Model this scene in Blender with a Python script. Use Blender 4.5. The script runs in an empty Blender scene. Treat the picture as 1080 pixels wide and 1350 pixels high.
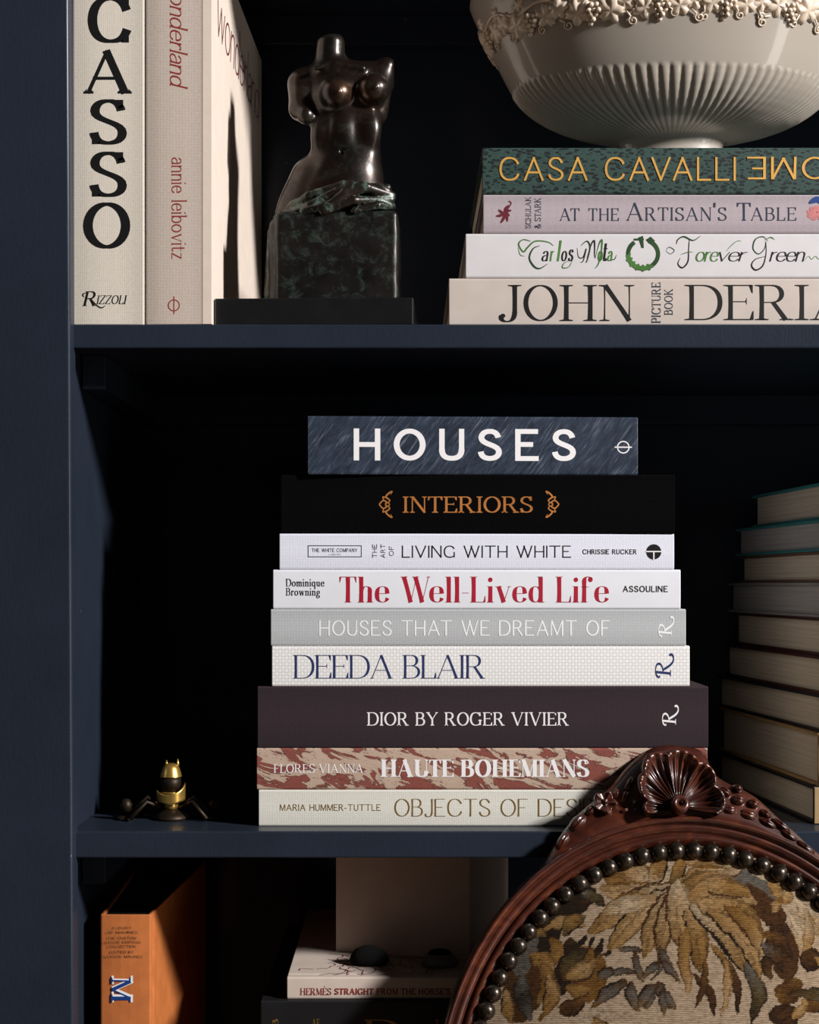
import bpy, bmesh, math, random
import numpy as np
from mathutils import Vector, Matrix
from math import sin, cos, pi, radians as R, hypot, atan2, exp

random.seed(7)
S = bpy.context.scene
COL = S.collection

# ------------------------------------------------------------------ camera, world, light, exposure
F, CD, HY = 2100.0, 1.2, 770.0            # focal length in pixels of a 1080x1350 frame, distance to the shelf front, horizon row
cam = bpy.data.cameras.new('camera'); camo = bpy.data.objects.new('camera', cam); COL.objects.link(camo)
camo.location = (0, -CD, 0); camo.rotation_euler = (pi/2, 0, 0)
cam.sensor_fit = 'VERTICAL'; cam.sensor_height = 36; cam.lens = F*36/1350; cam.shift_y = (HY-675)/1350
cam.dof.use_dof = False
S.camera = camo
W = bpy.data.worlds.new('room_light'); S.world = W; W.use_nodes = True
W.node_tree.nodes['Background'].inputs[0].default_value = (1.0, 0.93, 0.86, 1)
W.node_tree.nodes['Background'].inputs[1].default_value = 0.020
def area(name, direction, dist, sx, sy, irr, color, target=(0.05, 0.0, 0.0)):
    l = bpy.data.lights.new(name, 'AREA'); l.shape = 'RECTANGLE'; l.size = sx; l.size_y = sy
    l.energy = irr*pi*dist*dist; l.color = color
    o = bpy.data.objects.new(name, l); COL.objects.link(o)
    d = Vector(direction).normalized(); o.location = Vector(target)+d*dist
    o.rotation_euler = d.to_track_quat('Z', 'Y').to_euler()
    return o
area('window_light', (.771, -.472, .427), 4.5, .32, .55, 5.6, (1.0, .975, .955))
area('low_fill_light', (.80, -.58, -.16), 4.0, .42, 2.3, 0.30, (1.0, .93, .86))  # added fill from low right, tall and narrow for a highlight on the bowl
S.view_settings.view_transform = 'Standard'; S.view_settings.look = 'None'
S.view_settings.exposure = 0; S.view_settings.gamma = 1; S.view_settings.use_curve_mapping = False

# ------------------------------------------------------------------ pixel measurement helpers
def K(Y): return (CD+Y)/F
def X(px, Y): return (px-540)*K(Y)
def Z(py, Y): return (HY-py)*K(Y)
def lin(c):
    return tuple(((v/255)/12.92 if v/255 <= .04045 else ((v/255+.055)/1.055)**2.4) for v in c)

# ------------------------------------------------------------------ materials
class N:
    def __init__(s, name):
        s.m = bpy.data.materials.new(name); s.m.use_nodes = True; s.t = s.m.node_tree
        s.b = s.t.nodes['Principled BSDF']
    def n(s, typ, **kw):
        nd = s.t.nodes.new(typ)
        for k, v in kw.items():
            if k.startswith('_'): setattr(nd, k[1:], v)
            else:
                key = k.replace('__', ' ')
                nd.inputs[int(key[1:]) if key[0] == 'i' and key[1:].isdigit() else key].default_value = v
        return nd
    def l(s, a, b):
        s.t.links.new(a, b)
    def coord(s, scale=(1, 1, 1), rot=(0, 0, 0), kind='Object'):
        c = s.n('ShaderNodeTexCoord'); mp = s.n('ShaderNodeMapping'); mp.inputs['Scale'].default_value = scale
        mp.inputs['Rotation'].default_value = rot
        s.l(c.outputs[kind], mp.inputs[0]); return mp.outputs[0]
    def rotscale(s, ang, scale):
        a = s.coord((1, 1, 1), (0, ang, 0)); mp = s.n('ShaderNodeMapping'); mp.inputs['Scale'].default_value = scale
        s.l(a, mp.inputs[0]); return mp.outputs[0]
    def noise(s, vec, scale, detail=3, rough=.5, dist=0):
        nd = s.n('ShaderNodeTexNoise', Scale=scale, Detail=detail, Roughness=rough, Distortion=dist); s.l(vec, nd.inputs['Vector']); return nd.outputs['Fac']
    def wave(s, vec, scale, axis='X', dist=0, dscale=1, det=0):
        nd = s.n('ShaderNodeTexWave', Scale=scale, Distortion=dist, Detail=det); nd.bands_direction = axis
        nd.inputs['Detail Scale'].default_value = dscale; s.l(vec, nd.inputs['Vector']); return nd.outputs['Fac']
    def ramp(s, fac, stops, interp='LINEAR'):
        r = s.n('ShaderNodeValToRGB'); r.color_ramp.interpolation = interp; e = r.color_ramp.elements
        while len(e) < len(stops): e.new(.5)
        for q, (p, c) in zip(e, stops): q.position = p; q.color = (*c, 1) if len(c) == 3 else c
        s.l(fac, r.inputs[0]); return r.outputs[0]
    def math(s, op, a, b=None):
        m = s.n('ShaderNodeMath', _operation=op)
        for i, v in enumerate((a, b)):
            if v is None: continue
            if isinstance(v, (int, float)): m.inputs[i].default_value = v
            else: s.l(v, m.inputs[i])
        return m.outputs[0]
    def mix(s, fac, a, b, blend='MIX'):
        m = s.n('ShaderNodeMix', _data_type='RGBA', _blend_type=blend)
        for i, v in ((0, fac), (6, a), (7, b)):
            if isinstance(v, (int, float)): m.inputs[i].default_value = v
            elif isinstance(v, tuple): m.inputs[i].default_value = (*v, 1)
            else: s.l(v, m.inputs[i])
        return m.outputs[2]
    def bump(s, h, strength=.3, dist=.001):
        b = s.n('ShaderNodeBump', Strength=strength, Distance=dist); s.l(h, b.inputs['Height']); s.l(b.outputs[0], s.b.inputs['Normal'])
    def col(s, c):
        if isinstance(c, tuple): s.b.inputs['Base Color'].default_value = (*c, 1)
        else: s.l(c, s.b.inputs['Base Color'])
    def p(s, rough=.5, metal=0, spec=.5, coat=0, croughn=.1):
        s.b.inputs['Roughness'].default_value = rough; s.b.inputs['Metallic'].default_value = metal
        s.b.inputs['Specular IOR Level'].default_value = spec; s.b.inputs['Coat Weight'].default_value = coat
        s.b.inputs['Coat Roughness'].default_value = croughn
        return s.m

def plain(name, c, rough=.5, metal=0, spec=.5, coat=0, nz=.12, bump=.15, bscale=900):
    s = N(name); v = s.coord(); f = s.noise(v, 60, 4)
    s.col(s.ramp(f, [(.3, tuple(x*(1-nz) for x in c)), (.7, tuple(x*(1+nz) for x in c))]))
    if bump: s.bump(s.noise(v, bscale, 2), bump, .0003)
    return s.p(rough, metal, spec, coat)
def cloth(name, c, scale=1.0, amt=.25, rough=.85, spec=.2, nz=.08, sheen=0):
    """woven book cloth: two crossed thread waves, at about a millimetre"""
    s = N(name); v = s.coord()
    a = s.wave(v, 330*scale, 'X', .6, 30, 1); b = s.wave(v, 330*scale, 'Z', .6, 30, 1); c2 = s.wave(v, 330*scale, 'Y', .6, 30, 1)
    w = s.math('MULTIPLY', s.math('ADD', s.math('ADD', a, b), c2), .333)
    f = s.noise(v, 500, 3)
    g = s.math('ADD', s.math('MULTIPLY', w, .7), s.math('MULTIPLY', f, .3))
    s.col(s.ramp(g, [(.25, tuple(x*(1-amt) for x in c)), (.7, tuple(min(1, x*(1+amt*.6)) for x in c))]))
    s.bump(g, .5, .0003)
    if sheen: s.b.inputs['Sheen Weight'].default_value = sheen
    return s.p(rough, 0, spec)

def paint():
    s = N('blue_paint'); v = s.coord(); f = s.noise(v, 9, 5, .6)
    c = lin((40, 48, 61)); c = tuple(x*.86 for x in c)
    base = s.ramp(f, [(.3, tuple(x*.85 for x in c)), (.7, tuple(x*1.12 for x in c))])
    vo = s.n('ShaderNodeTexVoronoi', Scale=26); s.l(v, vo.inputs['Vector'])
    sp = s.ramp(vo.outputs['Distance'], [(.0, (1, 1, 1)), (.022, (1, 1, 1)), (.03, (0, 0, 0))])
    s.col(s.mix(s.math('MULTIPLY', sp, .5), base, lin((120, 125, 132))))
    g = s.noise(s.coord((1, 1, .25)), 700, 3)
    h = s.math('ADD', g, s.math('MULTIPLY', s.noise(v, 180, 3), 1.2))
    s.bump(h, .22, .0006)
    return s.p(.45, 0, .12, .25, .16)
def pages(name, c, axis='Z', dens=600):
    s = N(name); v = s.coord()
    f = s.wave(v, dens*.5, axis, 1.5, 3, 2)
    st = [1, 1, 1]; i = 'XYZ'.index(axis); sc = [4, 4, 4]; sc[i] = 600
    g = s.noise(s.coord(tuple(sc)), 1, 3)
    h = s.math('ADD', s.math('MULTIPLY', f, .3), s.math('MULTIPLY', g, .7))
    s.col(s.ramp(h, [(.3, tuple(x*.6 for x in c)), (.62, c)]))
    s.bump(h, .5, .0004)
    return s.p(.8, 0, .2)
def wood():
    s = N('polished_mahogany'); v = s.coord((1, 1, 1))
    f = s.noise(s.coord((30, 30, 60)), 1.0, 5, .6, .6)
    g = s.noise(v, 14, 3)
    a = s.ramp(f, [(.3, lin((40, 16, 9))), (.5, lin((70, 29, 15))), (.72, lin((112, 54, 26)))])
    s.col(s.mix(s.math('MULTIPLY', g, .55), a, lin((52, 20, 16)), 'MIX'))
    s.bump(s.noise(v, 300, 3), .12, .0005)
    return s.p(.34, 0, .5, .6, .16)
def marble_paper():
    s = N('marbled_paper'); v = s.rotscale(-.35, (30, 30, 95))
    f = s.noise(v, 1, 5, .62, 1.1)
    f2 = s.noise(s.coord(), 240, 2)
    h = s.math('ADD', f, s.math('MULTIPLY', f2, .07))
    base = s.ramp(h, [(0, lin((118, 64, 56))), (.49, lin((138, 78, 68))), (.515, lin((88, 50, 44))), (.535, lin((186, 162, 144))), (1, lin((206, 184, 166)))])
    vo = s.n('ShaderNodeTexVoronoi', Scale=420); s.l(s.coord(), vo.inputs['Vector'])
    dots = s.ramp(vo.outputs['Distance'], [(.16, (1, 1, 1)), (.22, (0, 0, 0))])
    s.col(s.mix(s.math('MULTIPLY', dots, .5), base, lin((62, 58, 70))))
    return s.p(.45, 0, .4)
def houses_marble():
    s = N('slate_marble_paper'); v = s.rotscale(.85, (45, 45, 160))
    f = s.noise(v, 1, 6, .65, 1.2)
    g = s.noise(s.rotscale(.95, (40, 60, 620)), 1, 5, .7, .6)
    a = s.ramp(f, [(.3, lin((30, 36, 48))), (.55, lin((50, 60, 76))), (.75, lin((84, 90, 106)))])
    bl = s.ramp(g, [(.56, (0, 0, 0)), (.72, (1, 1, 1))])
    s.col(s.mix(s.math('MULTIPLY', bl, .5), a, lin((150, 158, 172))))
    return s.p(.35, 0, .5)
def leopard():
    s = N('green_leopard_paper'); v = s.coord((.75, 1, 1.5))
    nz = s.n('ShaderNodeTexNoise', Scale=130, Detail=2); s.l(v, nz.inputs['Vector'])
    vm = s.n('ShaderNodeVectorMath', _operation='MULTIPLY_ADD'); s.l(nz.outputs['Color'], vm.inputs[0]); vm.inputs[1].default_value = (.006, .006, .006); s.l(v, vm.inputs[2])
    vo = s.n('ShaderNodeTexVoronoi', Scale=270); s.l(vm.outputs[0], vo.inputs['Vector'])
    s.col(s.ramp(vo.outputs['Distance'], [(.34, lin((20, 30, 31))), (.52, lin((52, 76, 71))), (.8, lin((44, 66, 62)))]))
    s.bump(vo.outputs['Distance'], .2, .0003)
    return s.p(.5, 0, .4)
def ring_paper():
    """off-white paper printed with a lattice of pale rings"""
    s = N('ring_lattice_paper'); v = s.coord()
    sep = s.n('ShaderNodeSeparateXYZ'); s.l(v, sep.inputs[0])
    pit = .0049
    def lat(ox, oz):
        def cell(o, off):
            a = s.math('ADD', s.math('MULTIPLY', o, 1/pit), off); fr = s.math('FRACT', a); return s.math('SUBTRACT', fr, .5)
        a = cell(sep.outputs[0], 100+ox); b = cell(sep.outputs[2], 100+oz)
        return s.math('SQRT', s.math('ADD', s.math('MULTIPLY', a, a), s.math('MULTIPLY', b, b)))
    def band(d, r, w):
        return s.math('LESS_THAN', s.math('ABSOLUTE', s.math('SUBTRACT', d, r)), w)
    d1, d2 = lat(0, 0), lat(.5, .5)
    m = s.math('MAXIMUM', band(d1, .30, .07), band(d2, .30, .07))
    s.col(s.mix(m, lin((243, 243, 243)), lin((217, 216, 214))))
    return s.p(.5, 0, .4)
def bronze(name='patinated_bronze', green=.12, base=((26, 20, 18), (46, 33, 27), (84, 58, 42)), rough=.30):
    s = N(name); v = s.coord(); f = s.noise(v, 95, 7, .75, .5); g = s.noise(v, 30, 3)
    k = s.math('MULTIPLY', s.ramp(f, [(.50, (0, 0, 0)), (.70, (1, 1, 1))]), green)
    a = s.ramp(g, [(.35, lin(base[0])), (.6, lin(base[1])), (.78, lin(base[2]))])
    s.col(s.mix(k, a, lin((104, 134, 122))))
    s.l(s.math('ADD', s.math('MULTIPLY', k, .3), rough), s.b.inputs['Roughness'])
    s.l(s.math('MAXIMUM', s.math('SUBTRACT', .6, s.math('MULTIPLY', k, 1.0)), 0), s.b.inputs['Metallic'])
    s.bump(s.noise(v, 160, 4), .22, .0009)
    s.b.inputs['Coat Weight'].default_value = .25; s.b.inputs['Coat Roughness'].default_value = .28
    return s.m
def nail_metal():
    s = N('antique_nail_brass'); v = s.coord(); f = s.noise(v, 300, 3)
    s.col(s.ramp(f, [(.3, lin((46, 40, 36))), (.7, lin((92, 82, 72)))]))
    s.bump(f, .15, .0005)
    return s.p(.3, .85, .5)
def tapestry():
    s = N('woven_tapestry'); at = s.n('ShaderNodeAttribute'); at.attribute_name = 'weave'
    v = s.coord((1, 1, 1), (0, .035, 0)); w = s.wave(v, 1/.00118/2*.314*2, 'Z', .35, 60, 1)
    f = s.noise(s.coord((260, 260, 900)), 1, 3)
    sh = s.ramp(w, [(.0, (.58, .52, .46)), (.5, (1, 1, 1))])
    sp = s.ramp(f, [(.35, (.72, .68, .64)), (.6, (1.08, 1.08, 1.08))])
    s.col(s.mix(1.0, s.mix(1.0, at.outputs['Color'], sh, 'MULTIPLY'), sp, 'MULTIPLY'))
    s.bump(s.math('ADD', w, s.math('MULTIPLY', f, .5)), .7, .0006)
    return s.p(.95, 0, .1)
def glaze(name, c):
    s = N(name); v = s.coord(); f = s.noise(v, 12, 3)
    s.col(s.ramp(f, [(.3, tuple(x*.96 for x in c)), (.7, c)]))
    s.b.inputs['Subsurface Weight'].default_value = 0
    return s.p(.34, 0, .5, .8, .06)

M = dict(
 paint=paint(), wood=wood(), bronze=bronze(), bronze_drape=bronze('verdigris_bronze', .9, ((34, 30, 27), (54, 46, 40), (84, 76, 64)), .34), bronze_block=bronze('rough_bronze', .26, ((24, 21, 20), (36, 32, 30), (50, 43, 38)), .45), nail=nail_metal(), tapestry=tapestry(),
 plinth=plain('black_stone', lin((26, 26, 27)), .22, 0, .5, .3),
 bowl=glaze('cream_glaze', lin((172, 163, 152))), relief=glaze('pale_relief_glaze', lin((226, 208, 188))),
 linen=cloth('cream_linen', lin((213, 205, 192)), 1.0, .28), taupe=cloth('taupe_linen', lin((196, 182, 171)), 1.25, .30),
 cover_photo=plain('cream_cover_paper', lin((228, 212, 198)), .5, 0, .35, 0, .04),
 leopard=leopard(), lilac=cloth('lilac_cloth', lin((176, 164, 170)), 1.5, .22), ivory=plain('white_jacket', lin((215, 212, 215)), .4, 0, .4, 0, .03, .05),
 cream=plain('cream_jacket', lin((200, 188, 180)), .45, 0, .4, 0, .04, .08),
 houses=houses_marble(), velvet=cloth('black_velvet', lin((9, 8, 9)), .6, .5, .95, .05, .1),
 white_cloth=cloth('white_ribbed_cloth', lin((230, 232, 245)), .75, .14), white_jacket=plain('warm_white_jacket', lin((230, 232, 239)), .42, 0, .4, 0, .02, .05),
 grey=cloth('pale_grey_cloth', lin((184, 187, 190)), 1.2, .16), ring=ring_paper(), char=cloth('charcoal_cloth', lin((52, 41, 46)), 1.1, .3),
 marble=marble_paper(), natural=cloth('natural_linen', lin((224, 221, 211)), .7, .18),
 orange=plain('orange_cloth', lin((192, 112, 60)), .5, 0, .4, 0, .12, .25, 500), ink_page=plain('black_stained_page_edge', lin((34, 32, 31)), .6),
 blackcloth=plain('black_book_cloth', lin((20, 20, 22)), .5, 0, .4), hermes=plain('buff_jacket', lin((206, 190, 178)), .5, 0, .35, 0, .05, .08),
 page=pages('cream_page_edges', lin((206, 194, 178))), page_x=pages('upright_page_edges', lin((206, 194, 178)), 'X'), greypage=pages('cool_page_edges', lin((170, 168, 168))),
 cardboard=plain('buff_card', lin((205, 190, 178)), .7, 0, .25, 0, .05, .1),
 stone=plain('dark_pebble_stone', lin((20, 19, 19)), .9, 0, .1, 0, .3), stone2=plain('pale_pebble_stone', lin((130, 120, 116)), .75, 0, .2, 0, .2),
 brass=plain('polished_brass', lin((222, 180, 96)), .32, .85, .5, 0, .12, .1), brassdark=plain('dark_brass', lin((48, 38, 28)), .5, .7, .5),  # brassdark: deeper tone for the insect's base, thorax, legs and feet
 gold=plain('gold_foil', lin((232, 178, 92)), .42, .35, .5, 0, .1, 0), golddull=plain('dull_gold_foil', lin((160, 126, 66)), .4, .55, .5, 0, .1, 0),
 copper=plain('copper_foil', lin((206, 134, 72)), .4, .3, .5, 0, .2, 0),
 k=plain('black_ink', lin((16, 15, 16)), .5, 0, .4, 0, 0, 0), red=plain('crimson_ink', lin((172, 24, 50)), .5, 0, .4, 0, 0, 0),
 brick=plain('brick_red_ink', lin((140, 52, 46)), .6, 0, .3, 0, 0, 0), wht=plain('white_ink', lin((240, 238, 240)), .5, 0, .4, 0, 0, 0),
 navy=plain('navy_ink', lin((38, 50, 100)), .5, 0, .4, 0, 0, 0), blue=plain('blue_ink', lin((26, 62, 130)), .5, 0, .4, 0, 0, 0),
 slate=plain('slate_ink', lin((44, 54, 70)), .5, 0, .4, 0, 0, 0), palewhite=plain('pale_foil', lin((246, 248, 250)), .35, .0, .6, 0, 0, 0),
 green=plain('green_ink', lin((70, 118, 50)), .5, 0, .4, 0, .3, 0), dkgreen=plain('deep_green_ink', lin((36, 70, 34)), .5, 0, .4, 0, .3, 0),
 maroon=plain('maroon_ink', lin((104, 34, 48)), .5, 0, .4, 0, 0, 0), pink=plain('pink_ink', lin((196, 120, 120)), .5, 0, .4, 0, .2, 0),
 teal=plain('teal_boards', lin((48, 118, 124)), .5), oxblood=plain('oxblood_boards', lin((58, 26, 24)), .5), greyboard=plain('grey_boards', lin((130, 130, 134)), .6),
 tan=plain('tan_boards', lin((156, 128, 88)), .6), dkblue=plain('ink_boards', lin((30, 30, 34)), .5), umber=plain('umber_boards', lin((92, 66, 48)), .6),
 floor=plain('oak_boards', lin((96, 70, 48)), .5), wall=plain('wall_paint', lin((150, 146, 140)), .8),
 duskshape=plain('sepia_print', lin((96, 74, 60)), .5, 0, .35, 0, .05, .05),
)

# ------------------------------------------------------------------ mesh / object helpers
def link(o, parent=None):
    COL.objects.link(o)
    if parent: o.parent = parent
    return o
def mesh(name, verts, faces, mat, parent=None, smooth=False, recalc=True):
    me = bpy.data.meshes.new(name); me.from_pydata([tuple(v) for v in verts], [], faces)
    if recalc:
        bm = bmesh.new(); bm.from_mesh(me); bmesh.ops.recalc_face_normals(bm, faces=bm.faces); bm.to_mesh(me); bm.free()
    me.materials.append(mat)
    if smooth: me.polygons.foreach_set('use_smooth', [True]*len(me.polygons))
    return link(bpy.data.objects.new(name, me), parent)
def bev(o, w=.001, seg=2, ang=35):
    m = o.modifiers.new('bevel', 'BEVEL'); m.width = w; m.segments = seg; m.limit_method = 'ANGLE'; m.angle_limit = R(ang)
    return o
def boxv(x0, x1, y0, y1, z0, z1):
    v = [(x, y, z) for z in (z0, z1) for y in (y0, y1) for x in (x0, x1)]
    return v, [(0, 2, 3, 1), (4, 5, 7, 6), (0, 1, 5, 4), (2, 6, 7, 3), (0, 4, 6, 2), (1, 3, 7, 5)]
def box(name, x0, x1, y0, y1, z0, z1, mat, parent=None, b=.0008):
    v, f = boxv(x0, x1, y0, y1, z0, z1); o = mesh(name, v, f, mat, parent)
    if b: bev(o, b)
    return o
def tag(o, label=None, cat=None, group=None, kind=None):
    if label: o['label'] = label
    if cat: o['category'] = cat
    if group: o['group'] = group
    if kind: o['kind'] = kind
    return o
def empty(name, loc, label, cat, group=None, rz=0):
    o = bpy.data.objects.new(name, None); o.empty_display_size = .02; o.location = loc; o.rotation_euler.z = rz
    return tag(link(o), label, cat, group)
def lathe(name, prof, mat, parent=None, seg=48, c=(0, 0, 0), axis='Z', smooth=True, ell=1.0):
    v = []; f = []
    for i in range(seg):
        a = 2*pi*i/seg
        for r, z in prof:
            p = (r*cos(a), r*sin(a)*ell, z) if axis == 'Z' else (r*cos(a), -z, r*sin(a))
            v.append((p[0]+c[0], p[1]+c[1], p[2]+c[2]))
    n = len(prof)
    for i in range(seg):
        for j in range(n-1):
            a, b = i*n+j, ((i+1) % seg)*n+j; f.append((a, b, b+1, a+1))
    o = mesh(name, v, f, mat, parent, smooth)
    bm = bmesh.new(); bm.from_mesh(o.data); bmesh.ops.remove_doubles(bm, verts=bm.verts, dist=1e-6); bmesh.ops.recalc_face_normals(bm, faces=bm.faces); bm.to_mesh(o.data); bm.free()
    return o
def tube(name, pts, rad, mat, parent=None, seg=8, smooth=True):
    pts = [Vector(p) for p in pts]; rs = rad if isinstance(rad, (list, tuple)) else [rad]*len(pts)
    v = []; f = []; up = Vector((0, .3, 1)).normalized()
    for i, p in enumerate(pts):
        d = (pts[min(i+1, len(pts)-1)]-pts[max(i-1, 0)]).normalized()
        a = d.cross(up)
        if a.length < 1e-3: a = d.cross(Vector((1, 0, 0)))
        a.normalize(); b = a.cross(d)
        for k in range(seg):
            t = 2*pi*k/seg; v.append(p+(a*cos(t)+b*sin(t))*rs[i])
    for i in range(len(pts)-1):
        for k in range(seg):
            f.append((i*seg+k, i*seg+(k+1) % seg, (i+1)*seg+(k+1) % seg, (i+1)*seg+k))
    f.append(tuple(range(seg))); f.append(tuple((len(pts)-1)*seg+k for k in range(seg)))
    return mesh(name, v, f, mat, parent, smooth)

# ------------------------------------------------------------------ signed-distance modelling (surface nets)
def surface_nets(fn, lo, hi, step):
    ax = [np.arange(lo[i], hi[i]+step, step) for i in range(3)]
    P = np.meshgrid(*ax, indexing='ij'); d = fn(*P)
    s = d < 0
    nx, ny, nz = (n-1 for n in d.shape)
    cnt = np.zeros((nx, ny, nz)); acc = np.zeros((3, nx, ny, nz))
    corners = [(i, j, k) for i in (0, 1) for j in (0, 1) for k in (0, 1)]
    for a in corners:
        for ax_ in range(3):
            if a[ax_] == 1: continue
            b = list(a); b[ax_] = 1
            sa = (slice(a[0], a[0]+nx), slice(a[1], a[1]+ny), slice(a[2], a[2]+nz)); sb = (slice(b[0], b[0]+nx), slice(b[1], b[1]+ny), slice(b[2], b[2]+nz))
            da, db = d[sa], d[sb]; m = (da < 0) != (db < 0)
            t = np.where(m, da/(da-db+1e-12), 0)
            for q in range(3):
                off = a[q]+(t if q == ax_ else 0); acc[q] += np.where(m, off, 0)
            cnt += m
    act = cnt > 0; idx = -np.ones(act.shape, int); idx[act] = np.arange(act.sum())
    ii = np.argwhere(act); pos = np.stack([acc[q][act]/cnt[act]+ii[:, q] for q in range(3)], 1)*step+np.array(lo)
    faces = []
    for ax_ in range(3):
        a = [slice(1, n) for n in (nx, ny, nz)]; a[ax_] = slice(0, (nx, ny, nz)[ax_])
        b = list(a); b[ax_] = slice(1, (nx, ny, nz)[ax_]+1)
        sa, sb = s[tuple(a)], s[tuple(b)]
        m = np.argwhere(sa != sb); flip = sa[sa != sb]
        off = np.array([1, 1, 1]); off[ax_] = 0
        g = m+off
        u, w = [q for q in range(3) if q != ax_]
        def at(du, dw):
            h = g.copy(); h[:, u] -= du; h[:, w] -= dw; return idx[h[:, 0], h[:, 1], h[:, 2]]
        quad = np.stack([at(0, 0), at(1, 0), at(1, 1), at(0, 1)], 1)
        if ax_ == 1: flip = ~flip
        quad[~flip] = quad[~flip][:, ::-1]
        faces.append(quad)
    return pos, np.concatenate(faces)
def netobj(name, fn, lo, hi, step, scale, mat, parent, off=(0, 0, 0)):
    p, f = surface_nets(fn, lo, hi, step)
    return mesh(name, p*scale+np.array(off), f.tolist(), mat, parent, True)
def ell(x, y, z, c, r):
    q = np.sqrt(((x-c[0])/r[0])**2+((y-c[1])/r[1])**2+((z-c[2])/r[2])**2); return (q-1)*min(r)
def cap(x, y, z, a, b, ra, rb=None, fy=1.0):
    rb = ra if rb is None else rb; a = np.array(a, float); b = np.array(b, float); ba = b-a
    t = np.clip(((x-a[0])*ba[0]+(y-a[1])*ba[1]+(z-a[2])*ba[2])/(ba@ba), 0, 1)
    return np.sqrt((x-a[0]-t*ba[0])**2+((y-a[1]-t*ba[1])*fy)**2+(z-a[2]-t*ba[2])**2)-(ra+(rb-ra)*t)
def smin(a, b, k):
    h = np.clip(.5+.5*(b-a)/k, 0, 1); return b*(1-h)+a*h-k*h*(1-h)
def rbox(x, y, z, c, h, r):
    q = [np.abs(v-c[i])-h[i]+r for i, v in enumerate((x, y, z))]
    return np.sqrt(sum(np.maximum(v, 0)**2 for v in q))+np.minimum(np.maximum(np.maximum(q[0], q[1]), q[2]), 0)-r

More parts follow.
